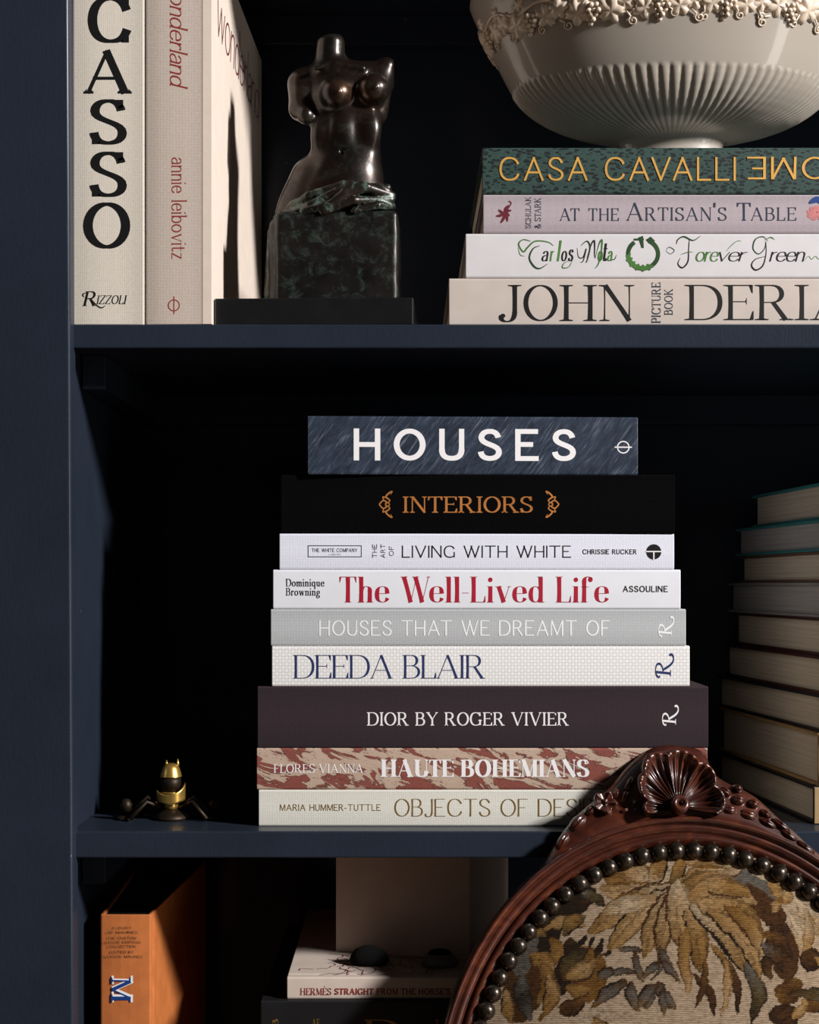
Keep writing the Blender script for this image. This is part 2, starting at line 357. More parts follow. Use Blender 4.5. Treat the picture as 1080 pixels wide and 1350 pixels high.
# ------------------------------------------------------------------ lettering: stroke glyphs grown to thick and thin letterforms
# each glyph: strokes "weight path;..." | serifs.  weight T thick, t thin, a by direction.  path M L C(cubic) E(ellipse arc cx,cy,rx,ry,a0,a1)
G = {
'A': "t M.02,0 L.37,1;T M.37,1 L.72,0;t M.14,.34 L.6,.34|.02,0k .72,0h",
'B': "T M.1,0 L.1,1;t M.1,1 L.34,1;a M.34,1 C.62,1 .62,.54 .34,.54;t M.34,.54 L.1,.54;a M.34,.54 C.72,.54 .72,0 .34,0;t M.34,0 L.1,0|.1,0l .1,1l",
'C': "a M.74,.72 C.66,1.03 .4,1 .38,1 C.16,1 .04,.78 .04,.5 C.04,.22 .16,0 .4,0 C.6,0 .7,.1 .75,.28|.75,.99,d .75,.01,n",
'D': "T M.1,0 L.1,1;t M.1,1 L.34,1;a M.34,1 C.62,1 .76,.78 .76,.5 C.76,.22 .62,0 .34,0;t M.34,0 L.1,0|.1,0l .1,1l",
'E': "T M.1,0 L.1,1;t M.1,1 L.6,1;t M.1,.52 L.46,.52;t M.1,0 L.62,0|.1,0l .1,1l .6,1,d .62,0,n .46,.52,m",
'F': "T M.1,0 L.1,1;t M.1,1 L.58,1;t M.1,.5 L.44,.5|.1,0h .1,1l .58,1,d .44,.5,m",
'G': "a M.72,.74 C.64,1.03 .4,1 .38,1 C.16,1 .04,.78 .04,.5 C.04,.22 .16,0 .4,0 C.56,0 .66,.06 .72,.14;T M.72,.04 L.72,.42|.72,.42h .72,.99,d",
'H': "T M.1,0 L.1,1;T M.7,0 L.7,1;t M.1,.5 L.7,.5|.1,0h .1,1h .7,0h .7,1h",
'I': "T M.1,0 L.1,1|.1,0h .1,1h",
'J': "T M.36,1 L.36,.25;a M.36,.25 C.36,.0 .24,-.04 .14,-.03 C.06,-.02 .0,.04 .03,.14|.36,1h .06,.14,b",
'K': "T M.1,0 L.1,1;t M.1,.38 L.64,1;T M.28,.56 L.68,0|.1,0h .1,1h .64,1k .68,0h",
'L': "T M.1,0 L.1,1;t M.1,0 L.58,0|.1,0l .1,1h .58,0,n",
'M': "t M.06,0 L.08,1;T M.1,1 L.44,.04;t M.44,.04 L.78,1;T M.8,0 L.8,1|.06,0k .8,0h .06,1q .8,1r",
'N': "t M.08,0 L.08,1;T M.1,1 L.7,0;t M.7,0 L.7,1|.08,0k .7,1k .06,1q",
'O': "a E.4,.5,.37,.5,0,360|",
'P': "T M.1,0 L.1,1;t M.1,1 L.34,1;a M.34,1 C.66,1 .66,.46 .34,.46;t M.34,.46 L.1,.46|.1,0h .1,1l",
'Q': "a E.4,.5,.37,.5,0,360;T M.42,.1 L.7,-.14|",
'R': "T M.1,0 L.1,1;t M.1,1 L.34,1;a M.34,1 C.64,1 .64,.5 .34,.5;t M.34,.5 L.1,.5;T M.36,.5 L.66,0|.1,0h .1,1l .68,0h",
'S': "a M.54,.77 C.5,1 .34,1 .3,1 C.12,1 .06,.86 .06,.76 C.06,.5 .56,.52 .56,.24 C.56,.1 .46,0 .3,0 C.2,0 .06,.04 .04,.25|.54,.99,d .04,.01,N",
'T': "T M.36,0 L.36,1;t M.02,1 L.7,1|.36,0h .7,1,d .02,1,D",
'U': "T M.1,1 L.1,.34;a M.1,.34 C.1,.1 .2,0 .38,0 C.56,0 .66,.1 .66,.34;t M.66,.34 L.66,1|.1,1h .66,1k",
'V': "T M.02,1 L.36,0;t M.36,0 L.7,1|.02,1h .7,1k",
'W': "T M.02,1 L.3,0;t M.3,0 L.54,1;T M.5,1 L.78,0;t M.78,0 L1.04,1|.02,1h .5,1h 1.04,1k",
'X': "T M.04,1 L.66,0;t M.04,0 L.66,1|.04,1h .66,1k .04,0k .66,0h",
'Y': "T M.02,1 L.34,.46;t M.34,.46 L.66,1;T M.34,.46 L.34,0|.34,0h .02,1h .66,1k",
'Z': "t M.04,1 L.6,1;T M.6,1 L.04,0;t M.04,0 L.62,0|.62,0,n .04,1,D",
'a': "a M.06,.46 C.08,.66 .4,.7 .4,.4;T M.4,.4 L.4,0;a M.4,.36 C.28,.36 .03,.34 .03,.15 C.03,-.04 .3,-.05 .4,.12|",
'b': "T M.08,0 L.08,1;a M.08,.4 C.16,.7 .5,.7 .5,.31 C.5,-.08 .16,-.08 .08,.2|.08,1l",
'c': "a M.42,.46 C.38,.62 .3,.62 .26,.62 C.1,.62 .03,.48 .03,.31 C.03,.12 .12,0 .26,0 C.36,0 .42,.06 .45,.16|.4,.47,b",
'd': "T M.46,0 L.46,1;a M.46,.42 C.38,.7 .04,.7 .04,.31 C.04,-.08 .38,-.08 .46,.2|.46,1l .48,0,i",
'e': "t M.05,.34 L.46,.34;a M.46,.34 C.46,.54 .38,.62 .26,.62 C.1,.62 .03,.48 .03,.31 C.03,.12 .12,0 .27,0 C.37,0 .44,.06 .47,.16|",
'f': "T M.14,0 L.14,.76;a M.14,.76 C.14,.96 .24,1.02 .32,1 C.4,.98 .42,.92 .4,.86;t M.02,.6 L.32,.6|.14,0h .4,.88,b",
'g': "a E.25,.4,.18,.21,0,360;a M.16,.2 C-.02,.1 .1,.0 .26,.0 C.5,.0 .52,-.26 .26,-.3 C.02,-.32 -.04,-.14 .1,.0;t M.38,.56 L.5,.6|",
'h': "T M.08,0 L.08,1;a M.08,.42 C.14,.6 .24,.62 .28,.62 C.42,.62 .44,.5 .44,.4;T M.44,.4 L.44,0|.08,0h .08,1l .44,0h",
'i': "T M.1,0 L.1,.62|.1,0h .1,.62l .1,.88,b",
'k': "T M.08,0 L.08,1;t M.08,.24 L.4,.62;T M.2,.38 L.44,0|.08,0h .08,1l",
'l': "T M.1,0 L.1,1|.1,0h .1,1l",
'm': "T M.08,0 L.08,.62;a M.08,.42 C.14,.62 .24,.62 .26,.62 C.38,.62 .4,.5 .4,.4;T M.4,.4 L.4,0;a M.4,.42 C.46,.62 .56,.62 .58,.62 C.7,.62 .72,.5 .72,.4;T M.72,.4 L.72,0|.08,0h .4,0h .72,0h .08,.62l",
'n': "T M.08,0 L.08,.62;a M.08,.42 C.14,.6 .24,.62 .28,.62 C.42,.62 .44,.5 .44,.4;T M.44,.4 L.44,0|.08,0h .08,.62l .44,0h",
'o': "a E.27,.31,.24,.31,0,360|",
'q': "a M.46,.42 C.38,.7 .04,.7 .04,.31 C.04,-.08 .38,-.08 .46,.2;T M.46,.6 L.46,-.3|.46,-.3h",
'r': "T M.08,0 L.08,.62;a M.08,.4 C.14,.58 .24,.64 .34,.6|.08,0h .08,.62l .33,.56,b",
's': "a M.34,.48 C.32,.62 .22,.62 .2,.62 C.08,.62 .05,.52 .05,.47 C.05,.3 .37,.34 .37,.15 C.37,.06 .3,0 .2,0 C.12,0 .05,.04 .04,.16|",
't': "T M.14,.84 L.14,.14;a M.14,.14 C.14,-.03 .3,-.02 .34,.1;t M.02,.6 L.32,.6|",
'u': "T M.08,.62 L.08,.2;a M.08,.2 C.08,-.04 .36,-.04 .42,.2;T M.42,.62 L.42,0|.08,.62l .42,.62l .44,0,i",
'v': "T M.02,.62 L.24,0;t M.24,0 L.46,.62|.02,.62h .46,.62k",
'w': "T M.02,.62 L.2,0;t M.2,0 L.37,.62;T M.37,.62 L.55,0;t M.55,0 L.72,.62|.02,.62h .72,.62k",
'y': "T M.02,.62 L.24,0;t M.46,.62 L.2,-.2|.02,.62h .46,.62k",
'z': "t M.04,.62 L.38,.62;T M.38,.62 L.04,0;t M.04,0 L.4,0|",
'-': "t M.04,.36 L.3,.36|", "'": "T M.06,1 L.04,.78|", '.': "|.05,.05,b",
'&': "a M.68,.4 C.6,.1 .4,0 .28,0 C.1,0 .04,.14 .06,.26 C.08,.46 .42,.56 .42,.8 C.42,1.04 .14,1.04 .16,.8 C.18,.6 .5,.2 .68,0|",
}
G['\u00c8'] = G['E'].replace('|', ';t M.2,1.3 L.36,1.12|')
def bez(p0, p1, p2, p3, n=10):
    return [tuple((1-t)**3*a+3*(1-t)**2*t*b+3*(1-t)*t*t*c+t**3*d for a, b, c, d in zip(p0, p1, p2, p3)) for t in [i/n for i in range(1, n+1)]]
def parse(path):
    pts = []; toks = path.replace('M', ' M').replace('L', ' L').replace('C', ' C').replace('E', ' E').split(); i = 0
    nums = lambda s: tuple(float(v) for v in s.split(','))
    while i < len(toks):
        t = toks[i]
        if t[0] == 'E':
            cx, cy, rx, ry, a0, a1 = nums(t[1:]); n = 36
            pts += [(cx+rx*cos(R(a0+(a1-a0)*k/n)), cy+ry*sin(R(a0+(a1-a0)*k/n))) for k in range(n+1)]; i += 1
        elif t[0] in 'ML': pts.append(nums(t[1:])); i += 1
        else:
            q = [nums(t[1:])]
            while i+1 < len(toks) and toks[i+1][0] not in 'MLCE': q.append(nums(toks[i+1])); i += 1
            i += 1
            for k in range(0, len(q), 3): pts += bez(pts[-1], *q[k:k+3])
    return pts
SERIF = dict(T=.16, t=.035, s=.09, sh=.035, p=1.4)
def style(**k): d = dict(T=.1, t=.1, s=0, sh=.03, p=1.0, slant=0, wx=1.0, track=.08, br=0, nohair=0); d.update(k); return d
SANS = style(T=.11, t=.11, track=.14); LIGHT = style(T=.10, t=.07, track=.14); BOLD = style(T=.17, t=.15, track=.12)
DIDOT = style(T=.15, t=.028, s=.08, sh=.03, p=1.6, track=.07); ROMAN = style(T=.13, t=.055, s=.07, sh=.045, p=1.2, track=.07, br=.05)
def ribbon(pts, w, st, quads, ext=0):
    P_ = [Vector(p) for p in pts]; n = len(P_)
    closed = n > 3 and (P_[0]-P_[-1]).length < 1e-6
    if ext and not closed:
        P_[0] = P_[0]-(P_[1]-P_[0]).normalized()*ext; P_[-1] = P_[-1]+(P_[-1]-P_[-2]).normalized()*ext
    L = []
    for i, p in enumerate(P_):
        a = P_[i-1] if i else (P_[-2] if closed else P_[0]); b = P_[i+1] if i < n-1 else (P_[1] if closed else P_[-1])
        d = (b-a).normalized(); nn = Vector((-d.y, d.x))
        if w == 'T': h = st['T']
        elif w == 't': h = st['t']
        elif w == 'h': h = st['T']*.6
        else: h = st['t']+(st['T']*1.08-st['t'])*abs(d.y)**st['p']
        L.append((p+nn*h/2, p-nn*h/2))
    for a, b in zip(L, L[1:]): quads.append([a[0], b[0], b[1], a[1]])
def glyph(ch, st):
    g = G.get(ch)
    quads = []
    if not g: return quads
    strokes, _, ser = g.partition('|'); T, t, s, sh = st['T'], st['t'], st['s'], st['sh']
    ym = lambda y: t/2+y*(1-t) if y > -.05 and y <= 1.02 else y
    for k in strokes.split(';'):
        if not k: continue
        w, path = k[0], k[2:]
        if st['nohair'] and w == 't' and ch.isalpha() and ch not in "LTef": continue
        pts = [(x, ym(y)) for x, y in parse(path)]
        ribbon(pts, w, st, quads, t/2 if len(pts) == 2 else 0)
    V = lambda *a: [Vector(q) for q in a]
    if s > 0:
        for q in ser.split():
            if q.count(',') == 1:
                x, yk = q[:-1].split(','); kind = q[-1]; x = float(x); y = float(yk)
                h = (T if kind in 'hlr' else t)/2; top = y > .3
                y0, y1 = (y-sh, y) if top else (y, y+sh)
                xa, xb = x-h-s, x+h+s
                if kind in 'lq': xb = x+h*.5
                if kind == 'r': xa = x-h*.5
                quads.append(V((xa, y0), (xb, y0), (xb, y1), (xa, y1)))
                if st['br']:
                    yy = y0-st['br'] if top else y1+st['br']; ye = y0 if top else y1
                    if kind != 'r': quads.append(V((xa+s*.3, ye), (x-h, ye), (x-h, yy)))
                    if kind not in 'lq': quads.append(V((xb-s*.3, ye), (x+h, ye), (x+h, yy)))
            else:
                x, y, kind = q.split(','); x = float(x); y = float(y); b = min(T*.45, .05)
                if kind == 'd': quads.append(V((x-b-t, y), (x+t/2, y), (x+t/2, y-.24), (x-t/2, y-.22)))
                if kind == 'D': quads.append(V((x+b+t, y), (x-t/2, y), (x-t/2, y-.24), (x+t/2, y-.22)))
                if kind == 'n': quads.append(V((x-b-t, y), (x+t/2, y), (x+t/2, y+.26), (x-t/2, y+.24)))
                if kind == 'N': quads.append(V((x+b+t, y), (x-t/2, y), (x-t/2, y+.26), (x+t/2, y+.24)))
                if kind == 'm': quads.append(V((x-b*.5, y+t/2), (x+t/2, y+.12), (x+t/2, y-.1), (x-b*.5, y+t/2)))
                if kind == 'i': quads.append(V((x, y), (x+s+T/2, y), (x+s+T/2, y+sh), (x, y+sh)))
    for q in ser.split():
        if q.endswith(',b') and (s > 0 or ch in 'i.'):
            x, y = [float(v) for v in q.split(',')[:2]]; r = T*.55 if s > 0 else T*.6
            quads.append([Vector((x+r*cos(k*pi/6), y+r*sin(k*pi/6))) for k in range(12)])
    return quads
def layout(text, st, sc=.74):
    out = []; x = 0
    prev = ''
    for ch in text:
        if ch == ' ': x += .34 + st['track']; prev = ch; continue
        f = 1.0; c = ch
        if st.get('small') and ch.islower(): c = ch.upper(); f = sc
        q = glyph(c, st)
        if not q: continue
        xs = [v.x for k in q for v in k]; lo, hi = min(xs)*f, max(xs)*f
        kern = -.10 if (prev+c) in ('AV', 'VA', 'AT', 'TA', 'LT', 'LY', 'AY', 'To', 'We') else 0
        x += kern
        out += [[Vector(((v.x*f-lo)*st['wx']+x, v.y*f)) for v in k] for k in q]
        x += (hi-lo)*st['wx']+st['track']; prev = c
    sl = st['slant']
    return [[Vector((v.x+sl*v.y, v.y)) for v in k] for k in out]
def place(polys, bx, rot=0, capbox=None):
    """fit 2-d polygons (u right, v up) into the pixel box; rot 0, 90 (reads upwards), -90 (reads downwards), 180"""
    if rot: polys = [[{90: Vector((-v.y, v.x)), -90: Vector((v.y, -v.x)), 180: Vector((-v.x, -v.y))}[rot] for v in k] for k in polys]
    xs = [v.x for k in polys for v in k]; ys = [v.y for k in polys for v in k]
    x0, y0, x1, y1 = bx; ax = (x1-x0)/(max(xs)-min(xs)); ay = (y1-y0)/(max(ys)-min(ys))
    return [[Vector((x0+(v.x-min(xs))*ax, y1-(v.y-min(ys))*ay)) for v in k] for k in polys]
def decal(name, polys, Y, mat, parent, lift=.00025, org=None):
    """polygons given in pixels, laid on the spine plane at depth Y as thin printed ink"""
    org = org if org is not None else parent.location
    v = []; f = []
    for i, k in enumerate(polys):
        b = len(v); y = Y-lift-(i % 7)*.000004-org[1]
        v += [(X(q.x, Y)-org[0], y, Z(q.y, Y)-org[2]) for q in k]; f.append(tuple(range(b, b+len(k))))
    me = bpy.data.meshes.new(name); me.from_pydata(v, [], f)
    me.materials.append(mat)
    cv = [c for c in parent.children if c.name.startswith('cover')]
    return link(bpy.data.objects.new(name, me), cv[0] if cv else parent)
def text(t, bx, st, mat, Y, parent, rot=0, name='lettering', lift=.00025):
    # letter widths follow the box; the stem weight is kept relative to the letter height
    st = dict(st); T0_ = st['T']
    for _ in range(2):
        q = layout(t, st); xs = [v.x for k in q for v in k]; ys = [v.y for k in q for v in k]
        w, h = bx[2]-bx[0], bx[3]-bx[1]
        if rot in (90, -90): w, h = h, w
        k_ = (w/(max(xs)-min(xs)))/(h/(max(ys)-min(ys))); st['T'] = T0_/k_
    return decal(name, place(layout(t, st), bx, rot), Y, mat, parent, lift)
def ringpoly(cx, cy, rx, ry, w, n=40, a0=0, a1=360):
    P_ = [(cx+rx*cos(R(a0+(a1-a0)*i/n)), cy+ry*sin(R(a0+(a1-a0)*i/n))) for i in range(n+1)]
    I_ = [(cx+(rx-w)*cos(R(a0+(a1-a0)*i/n)), cy+(ry-w)*sin(R(a0+(a1-a0)*i/n))) for i in range(n+1)]
    return [[Vector(P_[i]), Vector(P_[i+1]), Vector(I_[i+1]), Vector(I_[i])] for i in range(n)]
def rectpoly(x0, y0, x1, y1): return [Vector((x0, y0)), Vector((x1, y0)), Vector((x1, y1)), Vector((x0, y1))]
def strokepx(pts, w, taper=False):
    q = []; P_ = [Vector(p) for p in pts]; n = len(P_)
    L = []
    for i, p in enumerate(P_):
        d = (P_[min(i+1, n-1)]-P_[max(i-1, 0)]).normalized(); nn = Vector((-d.y, d.x))
        h = w*(.25+.75*sin(pi*(i+.3)/(n-.4))) if taper else w
        L.append((p+nn*h/2, p-nn*h/2))
    for a, b in zip(L, L[1:]): q.append([a[0], b[0], b[1], a[1]])
    return q
def curve(pts, n=10):
    """smooth curve through points"""
    P_ = [Vector(p) for p in pts]; P_ = [P_[0]*2-P_[1]]+P_+[P_[-1]*2-P_[-2]]; out = []
    for i in range(1, len(P_)-2):
        for k in range(n):
            t = k/n; a, b, c, d = P_[i-1:i+3]
            out.append(.5*((2*b)+(c-a)*t+(2*a-5*b+4*c-d)*t*t+(3*b-a-3*c+d)*t**3))
    out.append(P_[-2]); return out

# ------------------------------------------------------------------ THE BOOKCASE
X0 = X(94.5, 0)                       # inner face of the left side
XR = .78; BD = .31                  # right inner face, inner depth
T1, B1 = Z(427.5, 0), Z(459, 0)       # upper shelf top / underside
T2, B2 = Z(1096, 0), Z(1131, 0)       # lower shelf
T3 = B2-.362; T0 = T1+.357; B0 = T1+.338
FL = -1.10
bc = empty('bookcase', (0, .15, FL), 'dark blue painted wooden bookcase holding all the books', 'bookcase')
def bp(name, *a, b=.001): 
    x0, x1, y0, y1, z0, z1 = a; o = bc.location
    return box(name, x0-o.x, x1-o.x, y0-o.y, y1-o.y, z0-o.z, z1-o.z, M['paint'], bc, b)
# left upright: very slightly out of plumb, with a rounded arris
def upright(xa_top, xa_bot, xb, name, y0, y1, z0, z1):
    o = bc.location
    v = [(x-o.x, y-o.y, z-o.z) for x, y, z in [(xb, y0, z0), (xa_bot, y0, z0), (xa_bot, y1, z0), (xb, y1, z0), (xb, y0, z1), (xa_top, y0, z1), (xa_top, y1, z1), (xb, y1, z1)]]
    f = [(0, 1, 2, 3), (4, 7, 6, 5), (0, 4, 5, 1), (1, 5, 6, 2), (2, 6, 7, 3), (3, 7, 4, 0)]
    return bev(mesh(name, v, f, M['paint'], bc), .0024, 4)
sl = (X(97, -.012)-X(90.5, -.012))/(Z(0, -.012)-Z(1350, -.012))
xt = lambda z: X(90.5, -.012)+(Z(0, -.012)-z)*sl
upright(xt(1.05), xt(FL), X0-.10, 'stile', -.012, .008, FL, 1.05)
bp('side_panel', X0-.022, X0-.001, .008, BD+.012, FL, 1.05)
bp('side_panel', XR, XR+.022, .008, BD+.012, FL, 1.05)
upright(XR, XR, XR+.09, 'stile', -.012, .008, FL, 1.05)
bp('back_panel', X0-.02, XR+.02, BD, BD+.012, FL, 1.05)
for top, bot in ((T1, B1), (T2, B2), (T0, B0), (T3, T3-.019)):
    z = bot
    bp('shelf', X0-.001, XR, 0, BD, bot, top, b=.0012)
    bp('cleat', X0+.0002, X(139, .036), .036, BD-.018, z-.0265, z-.0002)
    bp('cleat', XR-.017, XR, .036, BD-.018, z-.022, z-.0002)
    bp('back_cleat', X0+.0002, XR-.001, BD-.018, BD, z-.028, z-.0002)
bp('plinth_board', X0-.001, XR, .004, .02, FL, FL+.09)
bp('top_board', X0-.12, XR+.11, -.03, BD+.02, 1.05, 1.08)
v, f = boxv(-2, 2.6, -3, .40, FL-.02, FL); tag(mesh('floor', v, f, M['floor']), kind='structure')
v, f = boxv(-2, 2.6, .325, .36, FL, 1.6); tag(mesh('wall_back', v, f, M['wall']), kind='structure')

# ------------------------------------------------------------------ BOOKS
def book(name, x0, x1, z0, z1, Y, D, cover, page, label, stand=False, rz=0, group=None, spine_bulge=.0006, bt=.0026, splay=(0, 0), inset=.003, jacket=None, pivot='c'):
    """hardback: cased boards with french grooves (part cover) round a page block; root at the base of the spine"""
    cx = (x0+x1)/2 if pivot == 'c' else (x0 if pivot == 'l' else x1)
    root = empty(name, (cx, Y, z0), label, 'book', group, rz)
    if stand: L, T = z1-z0, x1-x0
    else: L, T = x1-x0, z1-z0
    sb = spine_bulge
    gv = min(.0007, T*.05)
    pr = [(D, 0), (.012, 0), (.009, gv), (.0055, 0), (.0014, 0), (.0004, .0004), (0, .0014)]
    n = 5
    pr += [(-sb*sin(pi*i/n), .0014+(T-.0028)*i/n) for i in range(1, n)]
    pr += [(0, T-.0014), (.0004, T-.0004), (.0014, T), (.0055, T), (.009, T-gv), (.012, T), (D, T), (D, T-bt), (bt, T-bt), (bt, bt), (D, bt)]
    def mp(l, d, t):
        q = d/D
        t2 = t + (-splay[0]*q if t < T/2 else splay[1]*q)
        if stand: return (t2+x0-cx, d, l)
        return (l+x0-cx, d, t2)
    m = len(pr); v = [mp(0, d, t) for d, t in pr]+[mp(L, d, t) for d, t in pr]
    f = [tuple(range(m)), tuple(range(2*m-1, m-1, -1))]+[(i, (i+1) % m, m+(i+1) % m, m+i) for i in range(m)]
    c = mesh('cover', v, f, cover, root); bev(c, .0005, 2, 50)
    vv, ff = boxv(0, 1, 0, 1, 0, 1)
    v = [mp(inset+(L-2*inset)*a, bt+.0005+(D-bt-.0005-inset)*b, bt+.00005+(T-2*bt-.0001)*c_) for a, b, c_ in vv]
    pb = mesh('page_block', v, ff, page, root)
    return root

# --- middle stack (pixel extents measured off the photograph)
GM = 'books stacked in the middle of the lower shelf'
mid = [ # name, px x0,x1,ytop,ybot, Y, depth, cover, label, rz
 (341, 932, 1041, 1086.6, .026, .272, 'natural', 'natural linen book with pale gold title, bottom of the central stack', 0),
 (338.5, 933, 986, 1041, .026, .272, 'marble', 'book with rust and cream marbled spine and white serif title', 0),
 (339.5, 934, 905, 986, .026, .275, 'char', 'thick charcoal cloth book with small white serif title', 0),
 (358.5, 909.5, 851.5, 905, .026, .265, 'ring', 'white book printed with pale rings and a navy title', 0),
 (357, 904.5, 803, 851.5, .026, .262, 'grey', 'pale grey cloth book with faint silvery white title', 0),
 (360, 897.5, 751, 803, .026, .255, 'white_jacket', 'warm white book with tall crimson title', 0),
 (368.5, 889, 703.5, 751, .026, .245, 'white_cloth', 'white ribbed book with black title and small boxed logo', 0),
 (370, 889.5, 626, 703.5, .026, .25, 'velvet', 'black velvet book with gold title between gold ornaments', -.6),
 (406, 842.5, 549, 626, .027, .22, 'houses', 'slate blue marble patterned book, topmost of the central stack', 2.2),
]
MB = []
zb = T2
for i, (a, b, yt, yb, Y, D, cv, lb, rz) in enumerate(mid):
    zt = Z(yt, Y); 
    pg = 'page' if i not in (6, 7) else 'greypage'
    r = book('book', X(a, Y), X(b, Y), zb, zt, Y, D, M[cv], M[pg], lb, rz=R(rz), group=GM, spine_bulge=.0003)
    MB.append(r); zb = zt
o1, o2, o3, o4, o5, o6, o7, o8, o9 = MB
LF = .0004
def tx(t, bx, st, m, Y, r, rot=0, name='lettering'): return text(t, bx, st, M[m], Y, r, rot, name, LF)
DECO = style(T=.062, t=.045, p=1, track=.1)
tx('MARIA HUMMER-TUTTLE', (369, 1060, 502, 1069), SANS, 'golddull', .026, o1)
tx('OBJECTS OF DESIRE', (520, 1053, 801, 1077), style(T=.085, t=.03, track=.1), 'golddull', .026, o1)
tx('FLORES-VIANNA', (361, 1007, 479, 1019), ROMAN, 'wht', .026, o2)
tx('HAUTE BOHEMIANS', (502, 1000, 777, 1025.5), style(T=.23, t=.05, s=.07, sh=.045, p=1.4, track=.04, br=.03), 'wht', .026, o2)
tx('DIOR BY ROGER VIVIER', (484, 938.5, 750, 957), ROMAN, 'wht', .026, o3)
tx('DEEDA BLAIR', (387, 863, 640, 895), style(T=.10, t=.028, s=.05, sh=.028, p=1.6, track=.02), 'navy', .026, o4)
tx('HOUSES THAT WE DREAMT OF', (421, 817.5, 804, 838.5), LIGHT, 'palewhite', .026, o5)
tx('Dominique', (377, 763, 428, 776.5), ROMAN, 'k', .026, o6)
tx('Browning', (377, 775, 422, 788.5), ROMAN, 'k', .026, o6)
tx('The Well-Lived Life', (448, 759.5, 803, 795), style(T=.155, t=.02, s=.055, sh=.02, p=2.6, track=.07), 'red', .026, o6)
tx('ASSOULINE', (821, 772, 880.5, 781), BOLD, 'k', .026, o6)
tx('LIVING WITH WHITE', (530, 719, 753, 735.5), style(T=.10, t=.085, track=.13), 'k', .026, o7)
for t, x in (('THE', 491), ('ART', 502), ('OF', 513)):
    tx(t, (x, 717.5 if t != 'OF' else 720, x+6.3, 735.5 if t != 'OF' else 733), SANS, 'k', .026, o7, 90)
tx('CHRISSIE RUCKER', (768, 724, 839.5, 731), BOLD, 'k', .026, o7)
tx('THE WHITE COMPANY', (411, 722.8, 471.5, 728), SANS, 'slate', .026, o7)
tx('LONDON', (433, 730.2, 449, 732), SANS, 'slate', .026, o7)
fr = [rectpoly(406, 719, 477, 719.9), rectpoly(406, 733.6, 477, 734.5), rectpoly(406, 719, 406.9, 734.5), rectpoly(476.1, 719, 477, 734.5)]
decal('logo_frame', fr, .026, M['slate'], o7, LF)
dk = [[Vector((862+10*cos(a*pi/20), 727.5+10*sin(a*pi/20))) for a in range(40)]]
decal('emblem', dk, .026, M['k'], o7, LF)
decal('emblem_bar', [rectpoly(851.5, 726.3, 872.5, 727.9), rectpoly(861.2, 727.5, 862.9, 738)], .026, M['wht'], o7, LF+.0002)
tx('INTERIORS', (531, 654, 702.5, 676.5), style(T=.15, t=.06, s=.09, sh=.05, p=1.2, track=.05, br=.04), 'copper', .026, o8)
HS = style(T=.17, t=.15, track=.38, p=1)
tx('HOUSES', (466.5, 565.5, 760, 607.5), HS, 'wht', .027, o9)
decal('emblem', ringpoly(823, 589, 8.4, 8.4, 1.5)+[rectpoly(811.5, 588.2, 834.5, 589.8)], .027, M['wht'], o9, LF)
# gold scroll ornaments either side of INTERIORS
for sx, cx in ((1, 509), (-1, 728)):
    q = []
    for sy in (1, -1):
        cv = curve([(cx+sx*(-1), 665), (cx+sx*5, 665+sy*5), (cx+sx*0, 665+sy*10), (cx+sx*4, 665+sy*15), (cx+sx*8, 665+sy*17), (cx+sx*6, 665+sy*13)])
        q += strokepx(cv, 2.2, True)
        q += strokepx(curve([(cx+sx*-9, 665), (cx+sx*-4, 665+sy*5), (cx+sx*1, 665+sy*3), (cx+sx*-1, 665+sy*0.5)]), 1.8)
        q += strokepx(curve([(cx+sx*2, 665+sy*8), (cx+sx*-4, 665+sy*10), (cx+sx*-3, 665+sy*6)]), 1.5)
    q += ringpoly(cx+sx*2, 665, 3.2, 3.2, 1.4, 14)
    decal('ornament', q, .026, M['copper'], o8, LF)
# swash R emblem of the three art-book spines, reading upwards
def swash_r(bx):
    x0, y0, x1, y1 = bx
    q = []
    def s(pts, w): q.extend(strokepx(curve(pts, 8), w))
    S_ = dict(T=.15, t=.05)
    base = []
    ribbon([(.18, 0), (.26, 1)], 'T', style(T=.13, t=.05), base)
    ribbon(parse("M.0,.86 C.1,1.04 .5,1.06 .66,.92 C.8,.74 .62,.5 .24,.52"), 'a', style(T=.12, t=.05), base)
    ribbon(parse("M.36,.52 C.5,.3 .62,-.12 .92,-.2 C1.16,-.24 1.3,-.02 1.14,.06"), 'a', style(T=.13, t=.07), base)
    ribbon([(.02, 0), (.36, 0)], 't', style(T=.1, t=.05), base)
    ribbon(parse("M.0,.86 C-.08,.78 .0,.7 .06,.76"), 'a', style(T=.08, t=.05), base)
    return place(base, bx, 90)
decal('emblem', swash_r((864, 861, 889, 894)), .026, M['navy'], o4, LF)
decal('emblem', swash_r((868, 812, 889, 840)), .026, M['palewhite'], o5, LF)
decal('emblem', swash_r((873, 929, 895, 957)), .026, M['wht'], o3, LF)

# --- upper right stack
GU = 'books stacked under the cream bowl'
zb = T1; UB = []
for a, b, yt, Y, D, cv, lb in (
 (592, 1160, 366.5, .006, .27, 'cream', 'cream book with large black serif title, bottom of the stack under the bowl'),
 (614, 1165, 307.5, .006, .265, 'ivory', 'white book with green and black script title'),
 (637, 1150, 256, .006, .255, 'lilac', 'lilac grey cloth book with dark slate small capitals'),
 (636, 1190, 194, .006, .265, 'leopard', 'dark green leopard patterned book with raised gold letters, under the bowl')):
    zt = Z(yt, Y); r = book('book', X(a, Y), X(b, Y), zb, zt-.0002, Y, D, M[cv], M['page'], lb, group=GU, spine_bulge=.0003); UB.append(r); zb = zt
u1, u2, u3, u4 = UB; UT = zb
tx('JOHN', (658, 374.5, 836.5, 424.5), style(T=.125, t=.028, s=.11, sh=.026, p=1.5, track=.05, br=.02), 'k', .006, u1)
